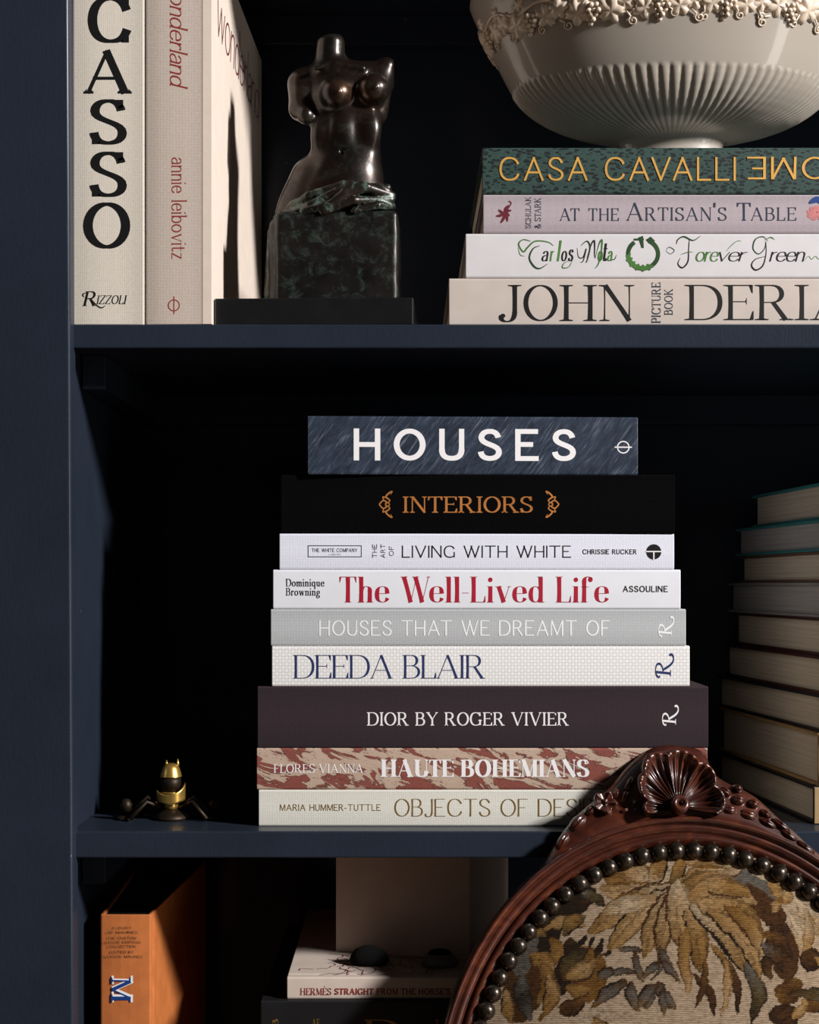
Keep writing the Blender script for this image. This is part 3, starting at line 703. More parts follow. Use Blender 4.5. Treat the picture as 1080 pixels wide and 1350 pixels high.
tx('DERIAN', (903, 374.5, 1176, 423), style(T=.125, t=.028, s=.11, sh=.026, p=1.5, track=.03, br=.02), 'k', .006, u1)
tx('PICTURE', (859.5, 372.5, 871.5, 426), ROMAN, 'slate', .006, u1, 90)
tx('BOOK', (876, 381, 887.5, 415.5), ROMAN, 'slate', .006, u1, 90)
SC = style(T=.12, t=.05, s=.05, sh=.04, p=1.2, track=.1, br=.04, small=1)
tx('at the', (738, 274.5, 816, 291.5), SC, 'slate', .006, u3)
tx("Artisan's Table", (826, 267, 1050, 291.5), SC, 'slate', .006, u3)
tx('SCHULAK', (693, 259.5, 700.5, 301), ROMAN, 'slate', .006, u3, 90)
tx('& STARK', (705, 261, 713.5, 301), ROMAN, 'slate', .006, u3, 90)
q = []
for a, l in ((200, 12), (150, 9), (20, 10), (60, 12), (250, 14), (290, 12), (330, 8)):
    q += strokepx(curve([(665, 281), (665+l*.5*cos(R(a+12)), 281-l*.5*sin(R(a+12))), (665+l*cos(R(a)), 281-l*sin(R(a)))], 5), 4, True)
q += strokepx(curve([(665, 281), (670, 275), (674, 268), (671, 265)]), 1.4)
decal('flower_emblem', q, .006, M['maroon'], u3, LF)
q = []
for a in range(0, 360, 45):
    q += strokepx(curve([(1075, 281), (1075+8*cos(R(a)), 281+7*sin(R(a))), (1075+12*cos(R(a+25)), 281+9*sin(R(a+25)))], 5), 4.5, True)
decal('flower_print', q, .006, M['pink'], u3, LF)
decal('bird_print', strokepx(curve([(1067, 268), (1072, 265), (1078, 263), (1084, 267), (1088, 272)], 5), 8, True), .006, M['blue'], u3, LF+.0001)
CS = style(T=.085, t=.08, track=.17)
g = place(layout('CASA CAVALLI', CS), (658.5, 207, 970, 239))
tg = decal('lettering', g, .006, M['gold'], u4, LF)
tg2 = decal('lettering', place(layout('HOME', style(T=.085, t=.08, track=.17)), (985, 207, 1126, 237), 180), .006, M['gold'], u4, LF)
for o in (tg, tg2):
    sd = o.modifiers.new('relief', 'SOLIDIFY'); sd.thickness = .0006; sd.offset = 0
# script title of the white book: swashed italic with looping capitals, alternately black and green
SCR = style(T=.11, t=.04, s=0, p=1.1, slant=.22, track=-.01)
def scr(t, bx, m): tx(t, bx, SCR, m, .006, u2)
def scurve(pts, w, m, name='swash'): decal(name, strokepx(curve(pts, 9), w*.8, True), .006, M[m], u2, LF)
scurve([(700, 318), (690, 316), (684, 322), (690, 332), (696, 326), (706, 318), (722, 319), (730, 324)], 2.6, 'green')
scurve([(712, 324), (703, 328), (698, 340), (704, 351), (712, 354), (722, 348)], 3.0, 'dkgreen')
for c_, x0_, x1_, y0_, m_ in (('a', 714, 723.5, 331, 'k'), ('r', 724.5, 731, 331, 'green'), ('l', 734, 741, 317, 'green'), ('o', 740, 748, 331, 'k'), ('s', 749, 756.5, 329, 'k'), ('o', 788, 795, 331, 'green'), ('t', 795, 801.5, 321, 'k'), ('a', 800.5, 808, 331, 'green')):
    scr(c_, (x0_, y0_, x1_, 344.5), m_)
scurve([(755, 343), (750, 352), (742, 353), (744, 347), (756, 341)], 1.5, 'green')
scurve([(761, 327), (763, 339), (769, 339), (773, 328), (769, 344), (765, 346)], 2.0, 'k')
scurve([(766, 324), (774, 318), (778, 326), (774, 344), (772, 346)], 2.4, 'dkgreen')
scurve([(774, 340), (780, 322), (784, 318), (784, 336), (785, 341)], 2.2, 'k')
scurve([(785, 340), (790, 322), (794, 317), (792, 338), (788, 350), (784, 354)], 2.4, 'green')
scurve([(804, 342), (810, 342), (813, 336)], 1.4, 'k')
scurve([(683, 326), (686, 336), (692, 338)], 1.3, 'green')
ar = ringpoly(848, 335, 22.5, 21.5, 5.5, 40, -62, 235)
decal('ring_emblem', ar+[[Vector((842, 313)), Vector((848, 311)), Vector((849, 327)), Vector((846, 327))], [Vector((852, 316)), Vector((858, 312)), Vector((864, 318)), Vector((856, 321))]]+[rectpoly(836, 314.5, 849, 317)], .006, M['dkgreen'], u2, LF)
q = []
for i in range(16):
    a = R(60+i*7.5); p0 = Vector((848+19*cos(a), 335+18*sin(a))); d = Vector((cos(a+(i % 3-1)*.9), sin(a+(i % 3-1)*.9)))
    q += strokepx([p0-d*4, p0, p0+d*5], 4.2, True)
decal('leaf_print', q, .006, M['green'], u2, LF+.0001)
scurve([(878, 331), (882, 326), (889, 330), (884, 335), (878, 331)], 1.3, 'dkgreen')
scurve([(892, 322), (894, 316), (902, 312), (914, 317), (924, 311)], 2.2, 'dkgreen')
scurve([(909, 316), (908, 330), (907, 345), (900, 353), (894, 348), (897, 340)], 2.4, 'k')
scurve([(897, 336), (906, 333), (914, 332)], 1.6, 'green')
scr('ore', (917, 332, 948, 345), 'green'); scr('ver', (948, 332, 986, 345), 'k')
scurve([(957, 332), (964, 324), (972, 318), (978, 318)], 1.1, 'green')
scurve([(1013, 318), (1006, 312), (996, 316), (993, 328), (1000, 335), (1008, 328), (1010, 318)], 2.0, 'dkgreen')
scurve([(1010, 318), (1010, 334), (1006, 350), (997, 356), (991, 350), (996, 342), (1010, 338)], 2.4, 'k')
scurve([(1008, 317), (1016, 313), (1022, 316)], 1.5, 'green')
scr('reen', (1014, 332, 1062, 345), 'k')
scurve([(1060, 344), (1066, 338), (1070, 342), (1075, 338), (1080, 342), (1086, 338)], 1.2, 'green')

# --- upright books, upper left
Y = .002
k1 = book('book', X(95.5, Y), X(190.5, Y), T1, T1+.318, Y, .26, M['linen'], M['page_x'], 'cream linen upright book with big black capitals down its spine', stand=True, spine_bulge=.0004)
ART = style(T=.19, t=.075, s=.06, sh=.05, p=1.1, track=.1, br=.06)
for ch, bx in (('C', (116, -4, 173.5, 57)), ('A', (110.5, 65, 174, 125)), ('S', (118, 131, 167.5, 191)), ('S', (118, 200, 167.5, 260)), ('O', (110, 267, 172, 328)),
               ('I', (130, -73, 152, -12)), ('P', (120, -140, 168, -80))):
    tx(ch, bx, ART, 'k', Y, k1)
IT = style(T=.13, t=.05, s=.05, sh=.04, p=1.2, slant=.22, track=.03, small=1)
tx('R', (109, 384, 127, 404), style(T=.15, t=.06, s=.06, sh=.05, slant=.2), 'k', Y, k1)
tx('IZZOLI', (127, 389, 168, 401.5), style(T=.14, t=.06, s=.05, sh=.05, slant=.22, track=.04), 'k', Y, k1)
decal('swash', strokepx(curve([(122, 396), (128, 403), (134, 406), (139, 403)]), 2, True)+strokepx(curve([(114, 386), (109.5, 388), (111, 392)]), 1.6, True), Y, M['k'], k1, LF)
Y2 = .002
k2 = book('book', X(191.5, Y2), X(279, Y2), T1, T1+.297, Y2, .298, M['taupe'], M['page_x'], 'taupe linen upright book with rust lettering, next to the statue', stand=True, rz=R(-1.9), spine_bulge=.0004, pivot='l')
# printed cover paper wraps the right-hand board: a thin sheet proud of it
o = k2.location; Tk = X(279, Y2)-X(191.5, Y2)
box('printed_cover', Tk-.0066, Tk+.0004, -.0004, .298, .0002, .2968, M['cover_photo'], k2, .0002)
tx('wonderland', (224, -30, 248, 118.5), style(T=.10, t=.05, s=.03, sh=.04, slant=.22, track=.03), 'brick', Y2, k2, -90)
tx('annie leibovitz', (226, 208, 247, 342), style(T=.09, t=.05, s=.035, sh=.04, track=.06), 'brick', Y2, k2, -90)
decal('emblem', ringpoly(229.5, 403, 8, 8, 1.5)+[rectpoly(228.7, 391, 230.3, 414.5)], Y2, M['brick'], k2, LF)
# title on the side board, thin outlined italic
pl = layout('wonderland', style(T=.05, t=.04, slant=.2, track=.06))
xs = [v.x for k_ in pl for v in k_]; mxx = max(xs)
v = []; f = []
for i, k_ in enumerate(pl):
    b = len(v); v += [(Tk+.0006+(i % 5)*.00001, .022+q.x/mxx*.26, .228+q.y*.043+q.x/mxx*.004) for q in k_]; f.append(tuple(range(b, b+len(k_))))
me = bpy.data.meshes.new('title'); me.from_pydata(v, [], f); me.materials.append(M['maroon']); link(bpy.data.objects.new('lettering', me), k2)

# --- right-hand stack, page edges towards us
GR = 'books stacked at the right edge of the lower shelf'
zb = T2
rs = [ # px of the front-left corner, y top, y bottom, Y, depth, boards, page, rz, label
 (1073, 1037, 1094, .035, .27, 'dkblue', 'page', 5, 'dark book at the right edge, lowest of that stack'),
 (1079, 967, 1036, .035, .275, 'tan', 'page', 5, 'thick tan edged book second from bottom at the right edge'),
 (1086, 917, 966, .035, .28, 'dkblue', 'page', 6, 'cream paged book third from bottom at the right edge'),
 (1086, 866, 916, .035, .27, 'oxblood', 'page', 5, 'dark boarded book fourth from bottom at the right edge'),
 (1088, 815, 865, .035, .26, 'oxblood', 'page', 4, 'cream paged book in very dark boards, middle of the right edge stack'),
 (1090, 768, 814, .035, .275, 'greyboard', 'greypage', 4.5, 'grey boarded book with cool grey page edges at the right edge'),
 (1092, 726, 767, .035, .25, 'umber', 'page', 4, 'slim brown boarded book third from top at the right edge'),
 (1094, 683, 725, .035, .25, 'teal', 'greypage', 5, 'teal boarded book second from top at the right edge'),
 (1098, 633, 682, .035, .22, 'teal', 'page', 4, 'teal boarded book topmost at the right edge')]
for a, yt, yb, Y, D, cv, pg, rz, lb in rs:
    zt = Z(yt, Y); zb0 = zb
    r = book('book', X(a, Y), X(a, Y)+.24+.02*random.random(), zb, zt, Y, D, M[cv], M[pg], lb, rz=R(rz), group=GR, pivot='l', bt=.0024, inset=.004); zb = zt
    if yt == 967 or yt == 1037:
        vv, ff = boxv(.0005, .23, -.0006, .0004, .0006, zt-zb0-.0008)
        bev(mesh('spine_cloth', vv, ff, M['tan'], r), .0003)  # tan instead of cream cloth: the spine's shade is put into the colour

# --- orange upright book, lower left
Y = .04
zt = Z(1206, Y)
m1 = book('book', X(132.5, Y), X(199, Y), T3, zt, Y, .24, M['orange'], M['ink_page'], 'orange upright book with a blue letter M under the lower shelf', stand=True, splay=(.010, .012), inset=.0025, spine_bulge=.0012)
bx = (147, 1288, 173.5, 1321)
MS = style(T=.15, t=.06, s=.1, sh=.06, br=.03)
decal('letter_shadow', [[q+Vector((1.6, -1.2)) for q in k_] for k_ in place(layout('M', style(T=.22, t=.12, s=.12, sh=.1)), (146, 1287, 175, 1322), -90)], Y, M['palewhite'], m1, .0014)
decal('lettering', place(layout('M', MS), bx, -90), Y, M['blue'], m1, .0016)
for t, y, x0, x1 in (('A LEGACY', 1221, 149, 174), ('OF MAURIES', 1227, 142, 182), ('THE CUSTOM', 1234.5, 142, 180), ('HOUSE EDITION', 1240, 138, 186), ('COLLECTION', 1245.5, 143, 180),
                     ('EDITED BY', 1253, 146, 177), ('PATRICK MAURIES', 1259, 136, 189)):
    decal('lettering', place(layout(t, SANS), (x0, y, x1, y+3.4)), Y, M['umber'], m1, .0014)

# --- lower centre: the horse book on a black book (more books beneath carry them)
Y = .006
GL = 'books stacked in the lower compartment'
zA = Z(1319, Y); zB = Z(1291, Y)
zs = [T3, T3+.047, T3+.09, T3+.133, T3+.18]
zz = zA-.030
n_ = 4; hgt = (zz-T3)/n_
for i, (cv, dx, w) in enumerate((('tan', -.004, .34), ('dkblue', .003, .335), ('umber', -.002, .33), ('greyboard', .002, .325))):
    lb = ('tan boarded thick book lying on the bottom shelf', 'very dark book lying second from bottom of the lowest stack', 'brown boarded book lying third from bottom of the lowest stack', 'grey boarded book lying beneath the black book of the lowest stack')[i]
    book('book', X(343, Y)+dx, X(343, Y)+w, T3+hgt*i, T3+hgt*(i+1), Y+.004, .26, M[cv], M['page'], lb, group=GL)
b1 = book('book', X(344, Y), X(700, Y), zz, zA, Y, .265, M['blackcloth'], M['page'], spine_bulge=.0002, label= 'black cloth book with gold lettering, under the horse book', group=GL)
for t, bx, rot in (('B', (359, 1343, 367, 1356), 90), ('AE', (411, 1343, 422, 1354), 0), ('D', (480, 1344, 526, 1366), 0), ('I', (574, 1344, 579, 1358), 0)):
    decal('lettering', place(layout(t, ROMAN), bx, rot), Y, M['golddull'], b1, LF)
YH = .010
h1 = book('book', X(378.5, YH), X(676, YH), zA, zA+(1319-1290)*K(YH), YH, .255, M['hermes'], M['page'], spine_bulge=.0002, label= 'buff book with rust title about a horse, beneath the card box', group=GL)
tx('HERM\u00c8S', (396, 1299.5, 437, 1312), ROMAN, 'brick', YH, h1)
tx("STRAIGHT FROM THE HORSE'S MOUTH", (441, 1302.5, 634, 1311.5), style(T=.2, t=.13, s=.05, sh=.06, track=.07), 'brick', YH, h1)
# line drawing printed on its top board
random.seed(3); v = []; f = []; zt_ = (1319-1290)*K(YH)+.0003
W_ = X(676, YH)-X(378.5, YH)
for j in range(46):
    x, y = random.uniform(-W_/2+.012, W_/2-.03), random.uniform(.012, .07); a = random.uniform(0, 6.28); pts = []
    for i in range(9):
        a += random.uniform(-.9, .9); x = min(W_/2-.02, max(-W_/2+.008, x+.004*cos(a))); y = min(.085, max(.007, y+.004*sin(a))); pts.append((x, y))
    for qd in strokepx(curve(pts, 3), .0007):
        b = len(v); v += [(q.x, q.y, zt_+j*1e-6) for q in qd]; f.append(tuple(range(b, b+4)))
me = bpy.data.meshes.new('line_drawing'); me.from_pydata(v, [], f); me.materials.append(M['maroon']); link(bpy.data.objects.new('line_drawing', me), h1)
# buff card box standing askew on it, under the shelf
HT = zA+(1319-1290)*K(YH)
hB = B2-.003-HT
vv, ff = boxv(-.113, 0, 0, .130, 0, hB)
cb = tag(bev(mesh('card_box', vv, ff, M['cardboard']), .0008), 'plain buff card box standing askew under the lower shelf', 'box')
cb.location = (X(620, .062), .062, HT); cb.rotation_euler.z = R(-17)
def pebble(name, px, py, rx, h, Y, mat, label, seed):
    o = empty(name, (X(px, Y), Y, HT+.0004), label, 'pebble')
    r = random.Random(seed); prof = [(0, 0), (rx*.85, 0), (rx, h*.15), (rx*.93, h*.45), (rx*.7, h*.78), (rx*.35, h*.95), (0, h)]
    lathe('stone', prof, mat, o, 32, (0, 0, 0), 'Z', True, .62); return o
p1 = pebble('pebble', 487, 1262, .0158, .0150, .050, M['stone'], 'dark domed pebble on the buff book, left of the pale one', 1)
p2 = pebble('pebble', 580, 1268, .0148, .0115, .045, M['stone2'], 'pale domed pebble with a dark cap on the buff book', 2)
lathe('dark_cap', [(.0100, .0088), (.0075, .0120), (.0035, .0131), (0, .0134)], M['stone'], p2, 28, (0, 0, 0), 'Z', True, .62)

# ------------------------------------------------------------------ BRONZE TORSO on its black plinth
SY = .06; KS = K(SY)
st0 = empty('torso_statue', (X(414, .05), .05, T1), 'dark bronze headless female torso statue on a black plinth', 'statue', None, R(-1.9))
px0, px1 = X(281, .006)+.0019-st0.location.x, X(548, .006)-st0.location.x
pz = Z(392.5, .006)-T1
box('plinth', px0, px1, -.044, .090, 0, pz, M['plinth'], st0, .0012)
off = (X(445, SY)-st0.location.x, SY-st0.location.y-.002, pz)
Hs = 400
Zp = lambda py: (Z(py, SY)-T1-pz)/KS       # pixel row to height over the plinth, in pixel units
def xx(px): return px-445
def torso(x, y, z):
    d = cap(x, y, z, (xx(434), 4, Zp(92)), (xx(436), 2, Zp(60)), 20, 18.5)
    d = smin(d, cap(x, y, z, (xx(402), 4, Zp(108)), (xx(500), 4, Zp(100)), 19, 19, 1.1), 16)
    d = smin(d, ell(x, y, z, (xx(453), 2, Zp(128)), (50, 30, 42)), 14)
    d = smin(d, ell(x, y, z, (xx(458), 2, Zp(170)), (45, 29, 48)), 14)
    d = smin(d, cap(x, y, z, (xx(395), 2, Zp(112)), (xx(397), -5, Zp(146)), 16, 15), 9)          # left arm stump
    d = smin(d, cap(x, y, z, (xx(397), -5, Zp(146)), (xx(405), -17, Zp(158)), 14.5, 12), 6)
    d = smin(d, cap(x, y, z, (xx(504), 2, Zp(102)), (xx(510), 0, Zp(90)), 14, 12), 8)              # raised right stump
    d = smin(d, cap(x, y, z, (xx(505), 6, Zp(105)), (xx(500), 4, Zp(150)), 13, 10), 10)
    for cx, cy in ((446, 133), (494, 128)):
        d = smin(d, ell(x, y, z, (xx(cx), -25, Zp(cy)), (20.5, 20, 20)), 7)
        d = smin(d, ell(x, y, z, (xx(cx)+3, -45, Zp(cy+3)), (2.6, 2.5, 2.6)), 2.5)
    d = smin(d, ell(x, y, z, (xx(452), -21, Zp(182)), (19, 12, 24)), 6)                            # epigastric dome
    d = smin(d, ell(x, y, z, (xx(489), -18, Zp(178)), (15, 12, 26)), 8)
    d = smin(d, ell(x, y, z, (xx(424), -15, Zp(182)), (13, 12, 22)), 8)
    d = smin(d, ell(x, y, z, (xx(455), 0, Zp(222)), (48, 31, 44)), 14)
    d = smin(d, ell(x, y, z, (xx(455), -14, Zp(233)), (38, 22, 26)), 14)
    d = smin(d, ell(x, y, z, (xx(442), 2, Zp(275)), (68, 40, 48)), 22)
    d = smin(d, cap(x, y, z, (xx(405), 2, Zp(232)), (xx(384), 2, Zp(285)), 20, 20), 16)
    nv = ell(x, y, z, (xx(453), -38, Zp(211)), (3.5, 9, 5)); d = np.maximum(d, -nv)
    d = smin(d, cap(x, y, z, (xx(446), -31, Zp(216)), (xx(458), -31, Zp(216)), 2.5), 3)
    cl = cap(x, y, z, (xx(418), -26, Zp(100)), (xx(436), -22, Zp(92)), 2.5); d = smin(d, cl, 8)
    cl = cap(x, y, z, (xx(445), -22, Zp(92)), (xx(480), -20, Zp(98)), 2.5); d = smin(d, cl, 8)
    d = np.maximum(d, z-Zp(49)-.14*x)                                                             # neck cut
    d = np.maximum(d, (x-xx(519)))
    return np.maximum(d, Zp(300)-z)
netobj('torso', torso, (-82, -62, Zp(304)), (82, 48, Zp(36)), 2.0, KS, M['bronze'], st0, off)
def drape(x, y, z):
    d = ell(x, y, z, (xx(443), 0, Zp(276)), (72, 43, 21))
    for pts, r in (([(372, -10, 285), (410, -38, 268), (455, -46, 256), (512, -30, 257)], 4.4), ([(366, -10, 290), (412, -42, 281), (448, -47, 264), (480, -46, 256)], 4.0),
                   ([(405, -42, 290), (440, -48, 282), (458, -49, 268), (486, -46, 260), (517, -25, 266)], 5.6), ([(430, -47, 291), (470, -48, 277), (516, -28, 272)], 4.6),
                   ([(470, -47, 290), (500, -42, 282), (518, -24, 280)], 4.2), ([(372, 10, 278), (362, -6, 310), (358, -12, 392)], 8)):
        for a, b in zip(pts, pts[1:]):
            d = smin(d, cap(x, y, z, (xx(a[0]), a[1], Zp(a[2])), (xx(b[0]), b[1], Zp(b[2])), r+.8), 1.6)
    return np.maximum(d, -z)
netobj('drape', drape, (-96, -62, -1), (82, 52, Zp(238)), 1.8, KS, M['bronze_drape'], st0, off)
def blk(x, y, z):
    c = rbox(x, y, z, (xx(447), 0, Zp(291)/2-6), (79.5, 47, Zp(287)/2+6), 7)
    c = smin(c, rbox(x, y, z, (xx(374), 8, Zp(291)/2-6), (18, 36, Zp(292)/2+6), 12), 6)
    w = .8*np.sin(x*.11+z*.05)*np.sin(z*.13)
    return np.maximum(c+w*.6, -z)
netobj('block', blk, (-96, -56, -2), (88, 56, Zp(280)), 2.2, KS, M['bronze_block'], st0, off)

# ------------------------------------------------------------------ CREAM OVAL BOWL
BY = .135; kb = K(BY); BX = X(886, BY)
bw = empty('bowl', (BX, BY, UT), 'cream glazed oval footed bowl with fluted base and vine relief', 'bowl')
EL = .6
zz_ = lambda z: z-UT
pf = [(.0, .338), (.044, UT), (.0475, UT+.0006), (.0475, .3400), (.0450, .3470), (.0425, .354), (.0420, .364), (.0440, .3685), (.0500, .3715), (.0700, .3752), (.0860, .3795), (.0990, .3842), (.1090, .3890), (.1170, .3940),
      (.1240, .3995), (.1290, .4045), (.1325, .4090), (.1350, .4130), (.1395, .4210), (.1440, .4300), (.1490, .4400), (.1535, .4490), (.1580, .4580), (.1625, .4670), (.1665, .4760), (.1695, .4830), (.1690, .4880), (.1665, .4960), (.1680, .5040), (.1720, .5120), (.1725, .5150),
      (.1700, .5160), (.1640, .5080), (.1630, .4960), (.1655, .4850), (.1580, .4660), (.1400, .4260), (.1200, .4010), (.0860, .3840), (.0500, .3760), (0, .3740)]
# resample the outside finely for the flutes
prof = []
for (a, b), (c, d) in zip(pf, pf[1:]):
    n = 3 if .366 < b < .415 and a > .04 and c > a else 1
    for i in range(n): prof.append((a+(c-a)*i/n, b+(d-b)*i/n))
prof.append(pf[-1])
NF = 92; seg = NF*9
first_in = next(i for i, p in enumerate(prof) if p[1] >= .5155)
v = []; f = []; m = len(prof)
for i in range(seg):
    a = 2*pi*i/seg
    fl = abs(cos(a*NF/2+.3))
    for j, (r, z) in enumerate(prof):
        rr = r; z2 = z
        if j < first_in and .369 < z < .4115:
            am = min(1, (z-.369)/.010)
            top = max(0, (z-.4075)/.004)              # rounded upper ends of the flutes
            h = .0024*am*(max(0, fl-.15))*math.sqrt(max(0, 1-top*top)) if top < 1 else 0
            rr = r+(h-.0013*am*(1-top*top if top < 1 else 0))*.8; z2 = z-h*.35
        v.append((rr*cos(a), rr*sin(a)*EL, z2-UT))
for i in range(seg):
    for j in range(m-1):
        a, b = i*m+j, ((i+1) % seg)*m+j; f.append((a, b, b+1, a+1))
bo = mesh('bowl_body', v, f, M['bowl'], bw, True)
# relief garland: vine leaves, grape bunches, tendrils and a twisting stem, each a piece applied to the wall
def leaf_mesh(seed):
    r = random.Random(seed); v = [(0, 0, .0022)]; f = []; n = 40; rings = 4
    for q in range(1, rings+1):
        for i in range(n):
            a = 2*pi*i/n; lob = .62+.30*abs(cos(2.5*a+pi/2))**.7+.06*cos(15*a)+.04*r.random()
            rr = .0098*lob*q/rings
            h = .0022*(1-(q/rings)**3)+.0007*cos(5*a+pi)*(q/rings)+.0004*r.random()
            if q == rings: h = -.0012
            v.append((rr*cos(a), rr*sin(a)*1.05, h))
    for i in range(n): f.append((0, 1+i, 1+(i+1) % n))
    for q in range(rings-1):
        for i in range(n):
            a = 1+q*n+i; b = 1+q*n+(i+1) % n; f.append((a, a+n, b+n, b))
    me = bpy.data.meshes.new('vine_leaf'); me.from_pydata(v, [], f); me.materials.append(M['relief']); me.polygons.foreach_set('use_smooth', [True]*len(f)); return me
def sphere_into(v, f, c, r, n=8, m_=5):
    b = len(v)
    for j in range(m_+1):
        for i in range(n):
            t = pi*j/m_; a = 2*pi*i/n; v.append((c[0]+r*sin(t)*cos(a), c[1]+r*sin(t)*sin(a), c[2]+r*cos(t)))
    for j in range(m_):
        for i in range(n): f.append((b+j*n+i, b+(j+1)*n+i, b+(j+1)*n+(i+1) % n, b+j*n+(i+1) % n))
def grape_mesh():
    v = []; f = []
    for row, cnt in enumerate((3, 4, 3, 2, 1)):
        for i in range(cnt): sphere_into(v, f, ((i-(cnt-1)/2)*.0031, -.0028*row+.003, .0010+.0012*(i % 2)), .0018)
    me = bpy.data.meshes.new('grape_bunch'); me.from_pydata(v, [], f); me.materials.append(M['relief']); me.polygons.foreach_set('use_smooth', [True]*len(f)); return me
def tendril_mesh():
    pts = [(.0, .004, .001)]
    for i in range(16):
        a = i*.55; r_ = .0035*(1-i/19); pts.append((.004+r_*cos(a+2), -.003+r_*sin(a+2), .0012))
    o = tube('tendril', pts, .0007, M['relief'], None, 6); me = o.data; bpy.data.objects.remove(o); return me
LM = [leaf_mesh(s) for s in (1, 2, 3)]; GMm = grape_mesh(); TM = tendril_mesh()
def rz_at(z):
    for (a, b), (c, d) in zip(prof, prof[1:]):
        if b <= z <= d and a > .1: return a+(c-a)*(z-b)/(d-b+1e-9), atan2(d-b, c-a)
    return .168, 1.3
def stick(me, name, ang, z, rot, sc, lift=.0002):
    r, sl_ = rz_at(z); x, y = r*cos(ang), r*sin(ang)*EL
    t = Vector((-r*sin(ang), r*cos(ang)*EL, 0)).normalized(); out = Vector((t.y, -t.x, 0))
    up = (Vector((0, 0, 1))*sin(sl_)+out*cos(sl_)).normalized(); nrm = t.cross(up).normalized()
    m3 = Matrix((t, up, nrm)).transposed(); o = bpy.data.objects.new(name, me); link(o, bw)
    o.matrix_local = Matrix.Translation(Vector((x, y, z-UT))+nrm*lift) @ (m3 @ Matrix.Rotation(rot, 3, 'Z')).to_4x4() @ Matrix.Diagonal((sc, sc, sc, 1)); return o
rg = random.Random(11); NG = 30
# arc-length spacing round the oval
arc = [0]; TT = [2*pi*i/720 for i in range(721)]
for a, b in zip(TT, TT[1:]): arc.append(arc[-1]+hypot(.16*(cos(b)-cos(a)), .16*EL*(sin(b)-sin(a))))
def ang_at(s): 
    s = (s % 1)*arc[-1]; i = int(np.searchsorted(arc, s)); return TT[min(i, 720)]
vs = []; 
for i in range(NG):
    a = ang_at((i+.1)/NG)
    stick(LM[i % 3], 'vine_leaf', a, .4530+rg.uniform(-.003, .002), rg.uniform(-.6, .6)-pi/2, rg.uniform(1.15, 1.4))
    a2 = ang_at((i+.55)/NG)
    if i % 2: stick(GMm, 'grape_bunch', a2, .4525, rg.uniform(-.3, .3), 1.3)
    else:
        stick(LM[(i+1) % 3], 'vine_leaf', a2, .4560, rg.uniform(-.5, 3), 1.1); stick(TM, 'tendril', a2, .4450, rg.uniform(-.4, .4), 1.1)
    stick(TM, 'tendril', ang_at((i+.8)/NG), .4480, rg.uniform(0, 6), 1.0)
    stick(LM[(i+2) % 3], 'vine_leaf', ang_at((i+.35)/NG), .4650, rg.uniform(0, 6), .6)
pts = []
for i in range(241):
    a = ang_at(i/240 if i < 240 else 0); z = .4610+.003*sin(i*2*pi*17/240); r, _ = rz_at(z); pts.append((r*cos(a)*1.006, r*sin(a)*EL*1.006, z-UT))
tube('vine_stem', pts, .0013, M['relief'], bw, 6)

# ------------------------------------------------------------------ SMALL BRASS FIGURE
BYY = .062
bf = empty('brass_insect', (X(225.5, BYY), BYY, T2), 'small brass insect shaped ornament, lower left on the shelf', 'ornament')
kf = K(BYY)
def bp3(px, py, y=0): return ((px-225.5)*kf, y, Z(py, BYY)-T2)
zof = lambda py: Z(py, BYY)-T2
lathe('base', [(0, 0), (.0135, 0), (.0140, .002), (.0110, .0045), (.0060, zof(1066.5)), (0, zof(1066))], M['brassdark'], bf, 32)
lathe('lower_body', [(0, zof(1066)), (.0052, zof(1066)), (.0056, zof(1062)), (.0058, zof(1050)), (.0075, zof(1046)), (.0085, zof(1044)), (.0070, zof(1043)), (0, zof(1043))], M['brass'], bf, 32)
lathe('thorax', [(0, zof(1044)), (.0068, zof(1043)), (.0082, zof(1033)), (.0078, zof(1025)), (0, zof(1022))], M['brassdark'], bf, 32)
lathe('upper_body', [(.0086, zof(1023.5)), (.0078, zof(1018)), (.0066, zof(1012)), (.0050, zof(1008)), (.0030, zof(1006)), (0, zof(1006.5))], M['brass'], bf, 32)
for px, py in ((219.5, 1002), (234.5, 1000.5)):
    tube('antenna', [bp3(px+(225-px)*.15, 1012), bp3(px, 1007), bp3(px, py)], [.0016, .0013, .0005], M['brass'], bf, 8)
def wing(side):
    # curled plate rising from the lower body to a point
    v = []; f = []; n = 10; mm = 6
    for i in range(n+1):
        t = i/n; a = -1.9+1.9*t*1.0
        for j in range(mm+1):
            s_ = j/mm; r = .0105+.0012*t
            zlo = zof(1060)+(.004*t); zhi = zof(1046)+(.0085 if side > 0 else .0035)*t*t
            v.append((side*r*cos(a), r*sin(a)*1.0, zlo+(zhi-zlo)*s_))
    for i in range(n):
        for j in range(mm): a = i*(mm+1)+j; f.append((a, a+1, a+mm+2, a+mm+1))
    o = mesh('wing', v, f, M['brass'], bf, True); sd = o.modifiers.new('thick', 'SOLIDIFY'); sd.thickness = .0012
wing(1); wing(-1)
for side in (-1, 1):
    for k_, (dx, dz, dy) in enumerate(((.034, .010, -.004), (.026, .004, .012), (.030, .002, -.014))):
        tube('leg', [(side*.006, 0, .008), (side*.018, dy*.5, .014+dz*.4), (side*dx, dy, .0022)], [.0020, .0016, .0018], M['brassdark'], bf, 8)
    lathe('foot_disc', [(0, 0), (.0065, 0), (.007, .0015), (.005, .003), (0, .0034)], M['brassdark'], bf, 24, (side*.036, -.003, 0))
    lathe('claw', [(0, 0), (.004, .001), (.005, .006), (.003, .010), (0, .011)], M['brassdark'], bf, 20, (side*.035, -.003, .006))

